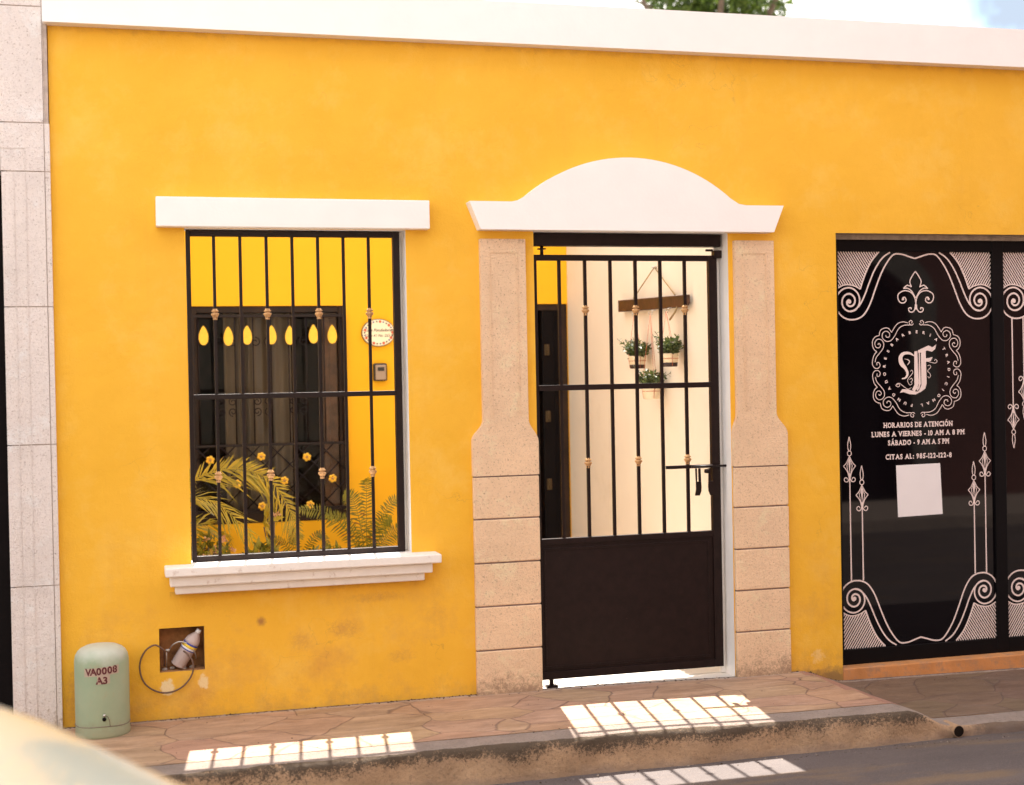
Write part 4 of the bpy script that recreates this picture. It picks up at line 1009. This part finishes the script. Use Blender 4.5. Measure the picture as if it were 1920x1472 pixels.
mb = MB(); mb.add([(4.4765, .1000, 1.066), (4.484, .1000, .7755), (4.7675, .0995, .7815), (4.756, .0995, 1.0697), (4.4765, .1012, 1.066), (4.484, .1012, .7755), (4.7675, .1007, .7815), (4.756, .1007, 1.0697)],
       [(0, 1, 2, 3), (7, 6, 5, 4), (0, 4, 5, 1), (1, 5, 6, 2), (2, 6, 7, 3), (3, 7, 4, 0)])
tag(mb.build('paper_notice', 'paper'), 'blank white square card stuck slightly crooked on the dark shop glass', 'notice')

# ------------------------------------------------------------------ things at the wall foot
T = thing('utility_canister', (.182, -.135, -.01), 'faded green fibreglass canister with red stencilled code standing against the yellow wall', 'canister')
mb = MB(); mb.lathe([(.02, -.02), (.1225, -.02), (.1235, .0), (.1215, .035), (.1215, .04), (.1222, .044), (.1222, .30), (.1215, .335), (.117, .357), (.108, .373), (.094, .386), (.07, .397), (.04, .402), (.0, .404)], (.182, -.135, .0), 48)
can = mb.build('body', 'tank', T)
mb = MB(); mb.tube([(.182+.1228*math.cos(a), -.135+.1228*math.sin(a), .041+.003*math.sin(a*3)) for a in [2*PI*i/48 for i in range(49)]], .0016, 5); mb.build('seam', 'groove', T)
mb = MB()
def onc(mb, s, size, cx, z, mi, off, fill=False):
    vs, fs = glyphs(s, size, 0, off); b = len(mb.v); R_ = .1234
    pts = []
    for vx, vy in vs:
        a = (cx - .182 + vx)/R_; pts.append((.182+R_*math.sin(a), -.135-R_*math.cos(a), z+vy))
    mb.add(pts, fs, mi)
for i, ch in enumerate('VA0008'): onc(mb, ch, .044, .121+i*.0245, .279+i*.0016, 0, .0018)
for i, ch in enumerate('A3'): onc(mb, ch, .044, .172+i*.026, .240, 0, .0018)
R_ = .1231
for a0_, a1_, z0_, z1_ in ((-.66, .66, .277, .315), (-.16, .30, .238, .2765)):
    vs = []; n = 14
    for i in range(n+1): a = a0_+(a1_-a0_)*i/n; vs += [(.182+R_*math.sin(a), -.135-R_*math.cos(a), z0_+a*.008), (.182+R_*math.sin(a), -.135-R_*math.cos(a), z1_+a*.008)]
    mb.add(vs, [(2*i, 2*i+2, 2*i+3, 2*i+1) for i in range(n)], 1)
mb.build('stencil_code', ['stencil_red', 'stencil_pink'], T)
mb = MB(); mb.lathe([(.003, -.003), (.009, -.003), (.009, .004), (.003, .004)], (.190, -.2585, .078), 14, 0, 'Y'); mb.build('bolt_hole', 'dark_void', T)
mb = MB(); mb.lathe([(.001, -.006), (.006, -.004), (.006, .004), (.001, .004)], (.190, -.260, .096), 12, 0, 'Y'); mb.build('bolt_head', 'galv', T)
mb = MB(); mb.tube([(.196, -.2615, .094), (.205, -.261, .090), (.213, -.260, .07), (.215, -.259, .045)], .0012, 5); mb.build('wire', 'cable_brown', T)
# rubble in the niche bottom
rnd = random.Random(3)
for k, (x, z) in enumerate([(.472, .226), (.508, .226), (.560, .226), (.600, .226)]):
    mb = MB(); mb.lathe([(.004, 0), (.014, .001), (.013, .009), (.006, .012)], (x, .045+.02*(k % 2), z-.003), 7, smooth=False)
    tag(mb.build('stone_chip', 'raw_concrete'), 'small grey rubble piece lying on the floor of the wall niche', 'rubble', 'rubble pieces in the niche')
# bottle leaning in the niche
T = thing('plastic_bottle', (.53, .05, .235), 'crumpled clear plastic bottle with a blue and yellow label leaning in the square wall niche', 'bottle')
base = Vector((.530, .055, .237)); tip = Vector((.640, .035, .415)); ax = (tip-base); L = ax.length; rot = ax.to_track_quat('Z', 'Y').to_matrix().to_4x4(); MT = Matrix.Translation(base) @ rot
prof = [(.004, .0), (.022, .001), (.030, .006)]
for i in range(9): prof += [(.0315, .012+i*.009), (.0288, .0165+i*.009)]
prof += [(.031, .095)]
mb = MB(); mb.lathe(prof, (0, 0, 0), 20); mb.lathe([(.031, .130), (.031, .140), (.026, .160), (.016, .178), (.0105, .186), (.0105, .190)], (0, 0, 0), 20); mb.v = [(x*1.2, y*1.2, z) for x, y, z in mb.v]; mb.xform(MT); mb.build('bottle_body', 'clear', T)
mb = MB(); mb.lathe([(.0314, .095), (.0318, .100)], (0, 0, 0), 20, 1); mb.lathe([(.0318, .1002), (.0318, .108)], (0, 0, 0), 20, 0); mb.lathe([(.0318, .1082), (.0318, .122)], (0, 0, 0), 20, 2); mb.lathe([(.0319, .1222), (.0314, .1305)], (0, 0, 0), 20, 1); mb.v = [(x*1.2, y*1.2, z) for x, y, z in mb.v]; mb.xform(MT); mb.build('bottle_label', ['label_white', 'label_blue', 'label_yellow'], T)
mb = MB(); mb.lathe([(.0125, .188), (.0128, .189), (.0128, .203), (.011, .206), (.002, .206)], (0, 0, 0), 18); mb.xform(MT); mb.build('bottle_cap', 'label_white', T)
T = thing('cable_loop', (.48, -.03, .13), 'loop of brown flexible conduit hanging out of the square wall niche', 'cable')
pts = [(.470, .06, .24), (.470, .03, .30), (.466, -.015, .330), (.440, -.022, .354), (.418, -.022, .358), (.385, -.020, .338), (.362, -.018, .300), (.354, -.018, .255), (.363, -.018, .205), (.388, -.018, .165), (.430, -.018, .137), (.475, -.018, .127), (.520, -.018, .135), (.560, -.018, .158), (.590, -.018, .195), (.603, -.016, .235), (.597, -.012, .275), (.575, .0, .305), (.550, .03, .318)]
mb = MB(); mb.tube(bez(pts, 90), .0042, 8); mb.build('loop', 'cable_brown', T)
mb = MB(); mb.tube(bez([(.488, .05, .31), (.51, .03, .345), (.545, .02, .360), (.585, .015, .345), (.612, .02, .305), (.620, .05, .27)], 30), .0036, 8); mb.build('flex_conduit', 'galv', T)
mb = MB(); mb.tube([(.476, .005, .325), (.494, .005, .327)], .0065, 10); mb.tube([(.480, .01, .32), (.480, .05, .23)], .003, 6); mb.build('connector', 'galv', T)

def grit(name, n, xr, yf, sz, mat, zf, seed, label):
    rnd = random.Random(seed); mb = MB()
    for k in range(n):
        x = rnd.uniform(*xr); y = yf(rnd, x); r = rnd.uniform(*sz)*(1.8 if rnd.random() < .08 else 1); z = zf(x, y) + r*.15
        if (x-.182)**2+(y+.135)**2 < .017: continue
        vs = [(x+r*rnd.uniform(.6, 1.3)*math.cos(a), y+r*rnd.uniform(.6, 1.2)*math.sin(a), z-r*.3) for a in (0, 1.3, 2.5, 3.8, 5.1)] + [(x+rnd.uniform(-.3, .3)*r, y, z+r*rnd.uniform(.25, .7))]
        mb.add(vs, [(0, 1, 5), (1, 2, 5), (2, 3, 5), (3, 4, 5), (4, 0, 5)], rnd.choice((0, 0, 1)))
    tag(mb.build(name, mat, origin=(0, 0, 0)), label, kind='stuff'); return
grit('grit', 420, (.01, 4.05), lambda r, x: -.004-abs(r.gauss(0, .012)), (.0025, .008), ['soil', 'mortar'], sidewalk_h, 31, 'dark crumbs of dirt along the foot of the yellow wall')
grit('gravel', 500, (.2, 6.0), lambda r, x: -.935-abs(r.gauss(0, .05)), (.002, .006), ['soil', 'mortar'], road_h, 32, 'grey grit lying in the gutter under the kerb')
grit('litter_grains', 160, (.01, 6.0), lambda r, x: r.uniform(-.85, -.03), (.0015, .0045), ['soil', 'mortar'], sidewalk_h, 33, 'scattered grains and specks on the pavement')

# ------------------------------------------------------------------ neighbouring house on the left
NB = thing('stone_house', (-2, 1, 0), 'neighbouring house edge of pale pinkish cut stone at the left border', 'house')
mb = MB(); cuts = [-.35, .671, 1.329, 1.971, 2.599]; g = .0025
for a, b in zip(cuts, cuts[1:]): mb.box(-.216, -.026, -.030, .25, a+g, b-g); mb.box(-.0225, .0, -.028, .25, a+g, b-g)
for (a, b) in ((2.599, 2.825), (2.825, 3.365), (3.365, 4.2)): mb.box(-.219 if b < 3.3 else -1.2, -.026, -.030, .25, a+g, b-g); mb.box(-.0225, 0.0 if b < 3.2 else -.021, -.028, .25, a+g, b-g)
mb.box(-.195, -.003, -.024, .24, -.3, 4.1, 1)
jamb = mb.build('door_jamb', ['stone_pink', 'pale_groove'], NB, bevel=.0035)
mb = MB()
for x in (-.165, -.113): mb.box(x, x+.003, -.0325, -.0302, -.05, 2.59)
for q in ((-.219, -.111, 2.705, 2.709), (-.114, -.111, 2.612, 2.705)): mb.box(q[0], q[1], -.0325, -.0302, q[2], q[3])
mb.build('carved_line', 'stone_pink', jamb)
mb = MB(); mb.box(-2.2, -.2215, -.030, .25, 2.599, 3.36); mb.box(-2.4, -2.2, -.030, .25, -.3, 3.36); mb.build('door_surround', 'stone_pink', NB, bevel=.004)
mb = MB(); mb.box(-8, -2.4, .0, .25, -.35, 4.2); mb.box(-2.4, -1.2, .0, .25, 3.36, 4.2); mb.build('wall', 'neighbour_plaster', NB)
mb = MB(); mb.box(-2.2, -.2, .12, .16, -.3, 2.6); mb.build('door', 'dark_void', NB)  # black sheet in the opening, shade of the doorway interior put into colour
mb = MB(); mb.box(-8, -.005, .2505, 7, 3.9, 4.0); mb.box(-8, -7.9, .2505, 7, -.3, 3.9); mb.build('roof', 'roof_grey', NB)

# ------------------------------------------------------------------ tree beyond the roof
T = thing('leafy_tree', (9.6, 14.0, -.4), 'dark green leafy tree showing above the white parapet', 'tree')
mb = MB(); mb.tube([(9.7, 14.3, -.4), (9.6, 14.2, 2.5), (9.5, 14.1, 4.6), (9.6, 14, 6.4)], .25, 10, radii=[.32, .24, .2, .12])
for a in range(7):
    an = a*.9; mb.tube([(9.5, 14.1, 4.4+a*.25), (9.5+.9*math.cos(an), 14.1+.9*math.sin(an), 5.6+a*.2), (9.5+1.6*math.cos(an), 14.1+1.6*math.sin(an), 6.6+a*.25)], .06, 6, radii=[.1, .06, .025])
mb.build('trunk', 'bark', T)
mb = MB(); rnd = random.Random(12)
cl = []
for k in range(46):
    while True:
        p = Vector((rnd.uniform(-1, 1), rnd.uniform(-1, 1), rnd.uniform(-1, 1)))
        if p.length < 1: break
    cl.append((9.52+p.x*1.12, 14+p.y*1.1, 7.55+p.z*1.25))
cl += [(10.62, 13.9, 7.50), (10.45, 13.8, 7.36), (8.55, 13.9, 7.62), (8.75, 13.9, 7.50), (9.2, 13.7, 7.38), (9.9, 13.7, 7.36)]
for k, c in enumerate(cl): r = rnd.uniform(.22, .36); leaf_blob(mb, c, (r, r, r*.8), 150, .115, .2, 200+k, wid=.5)
for c in ((7.45, 13.9, 7.46), (7.9, 13.9, 7.50), (8.1, 13.9, 7.44), (7.3, 13.9, 7.52)): leaf_blob(mb, c, (.10, .1, .05), 10, .09, .2, int(c[0]*100), wid=.4)
mb.build('crown', 'tree_leaf', T)
mb = MB(); mb.tube([(9.2, 14, 7.2), (8.3, 13.95, 7.45), (7.25, 13.9, 7.50)], .02, 6, radii=[.04, .015, .006]); mb.build('branch', 'bark', T)

# ------------------------------------------------------------------ across the street (behind the camera)
OC = thing('cream_house', (-3, -9.5, 0), 'plain cream house across the street behind the camera', 'house')
mb = MB(); mb.box(-14, 3.2, -12, -8.3, -.3, 4.1); mb.build('wall', 'opp_cream', OC)
for x in (-9, -5.2, -1.4, 2.4):
    mb = MB(); mb.box(x, x+1.1, -8.299, -8.27, .95 if x != -1.4 else -.0, 2.6); w_ = mb.build('window', 'dark_wood', OC)
    mb = MB()
    for q in ((x-.12, x, .83, 2.72), (x+1.1, x+1.22, .83, 2.72), (x, x+1.1, 2.6, 2.72)): mb.box(q[0], q[1], -8.299, -8.25, q[2], q[3])
    mb.build('frame', 'opp_trim', w_)
mb = MB(); mb.box(-14, 3.2, -12, -8.22, 4.1, 4.35); mb.build('cornice', 'opp_trim', OC)
OB = thing('brown_house', (13, -9.5, 0), 'dark reddish brown house with a stone archway reflected in the shop glass', 'house')
mb = MB()
ar = [(6.75, 2.45)] + [(8.2-1.45*math.cos(PI*i/20), 2.45+.60*math.sin(PI*i/20)) for i in range(1, 20)] + [(9.65, 2.45)]
mb.prism([(3.22, -.3), (6.75, -.3)] + ar + [(9.65, -.3), (22, -.3), (22, 11.0), (3.22, 11.0)], -8.6, -8.3); mb.box(3.22, 22, -12, -10.5, -.3, 11.0); mb.build('wall', 'opp_brown', OB)  # unseen height and left extent added to dim the facade's right side
mb = MB(); ar2 = [(8.2-(1.80)*math.cos(PI*i/20), 2.45+.95*math.sin(PI*i/20)) for i in range(21)]
inner = ar[::-1]
mb.prism([(9.65, -.05), (10.0, -.05)] + [(x, z) for x, z in ar2[::-1]][0:21] + [(6.40+.0, -.05), (6.75, -.05)] + ar, -8.29, -8.20); mb.build('arch_surround', 'opp_stone', OB)
mb = MB(); mb.box(6.62, 9.8, -10.4, -8.9, -.05, 3.3); mb.build('archway_dark', 'dark_void', OB)

# ------------------------------------------------------------------ parked car in the foreground
CAR = thing('parked_car', (-1.3, -5.05, -.1), 'out of focus olive beige car bonnet at the lower left corner', 'car')
cy = -5.06
st = [ # x, half width, shoulder z, crown z
    (-3.45, .62, .78, .80), (-3.40, .74, .90, .93), (-3.2, .80, .98, 1.02), (-2.4, .84, 1.04, 1.07), (-1.4, .845, 1.06, 1.09), (-.7, .845, 1.07, 1.11), (-.3, .84, 1.06, 1.10), (-.05, .835, 1.04, 1.08), (.1, .83, .985, 1.03), (.22, .825, .915, .96), (.34, .815, .850, .90), (.46, .80, .78, .83), (.56, .775, .69, .74), (.63, .73, .58, .60), (.66, .66, .45, .46)]
mb = MB(); rows = []
for x, w, s_, c_ in [(a, b, c+(.115 if a < .6 else .03), d+(.115 if a < .6 else .03)) for a, b, c, d in st]:
    half = [(0.0, .18), (w*.8, .18), (w*.97, .26), (w, .48), (w*.995, s_-.20 if s_ > .75 else s_-.08), (w*.97, s_-.06), (w*.93, s_-.015), (w*.86, s_+.006), (w*.6, s_*.3+c_*.7), (w*.3, c_-.004), (0, c_)]
    rows.append([(x, cy+a, b-.08) for a, b in half] + [(x, cy-a, b-.08) for a, b in half[-2:0:-1]])
n = len(rows[0]); mb.v = [p for r in rows for p in r]
for i in range(len(rows)-1):
    for k in range(n): mb.f.append([i*n+k, i*n+(k+1) % n, (i+1)*n+(k+1) % n, (i+1)*n+k]); mb.m.append(0); mb.sm.append(True)
mb.f.append(list(range(n))); mb.m.append(0); mb.sm.append(False); mb.f.append([(len(rows)-1)*n+k for k in range(n)][::-1]); mb.m.append(0); mb.sm.append(False)
body = mb.build('body', 'car', CAR); sub = body.modifiers.new('s', 'SUBSURF'); sub.levels = sub.render_levels = 2
mb = MB(); rows = []
for x, w, z in ((-3.1, .68, 1.03), (-2.75, .62, 1.42), (-2.3, .60, 1.50), (-1.6, .60, 1.50), (-1.25, .62, 1.42), (-.62, .70, 1.03)):
    half = [(w+.06, .98), (w+.0, z-.05), (w-.08, z-.01), (0, z+.02)]
    rows.append([(x, cy+a, b-.08) for a, b in half] + [(x, cy-a, b-.08) for a, b in half[-2::-1]])
n = len(rows[0]); mb.v = [p for r in rows for p in r]
for i in range(len(rows)-1):
    for k in range(n-1): mb.f.append([i*n+k, i*n+k+1, (i+1)*n+k+1, (i+1)*n+k]); mb.m.append(0 if (i in (1, 2, 3) and 0 < k < n-2) else 1); mb.sm.append(True)
mb.build('cabin', ['car', 'shop_glass'], CAR)
mb = MB(); mb.tube([(-.35, -6.0+.09, .24), (-.35, -5.72, .24)], .33, 28, 0); mb.tube([(-.35, -5.925, .24), (-.35, -5.9, .24)], .2, 20, 1)
w0 = mb.build('wheel', ['tyre', 'chrome'], CAR)
for dx, dy in ((-2.55, 0), (0, 1.50), (-2.55, 1.50)): copy_part(w0, CAR, (dx, dy, 0))
for yy in (cy-.58, cy+.58):
    mb = MB(); mb.lathe([(.01, 0), (.085, 0), (.08, .03), (.01, .045)], (.605, yy, .52), 20, 0, 'X'); mb.build('headlight', 'lamp_lens', CAR)
mb = MB(); mb.box(.60, .70, cy-.72, cy+.72, .20, .33); mb.build('bumper', 'chrome', CAR, bevel=.03)
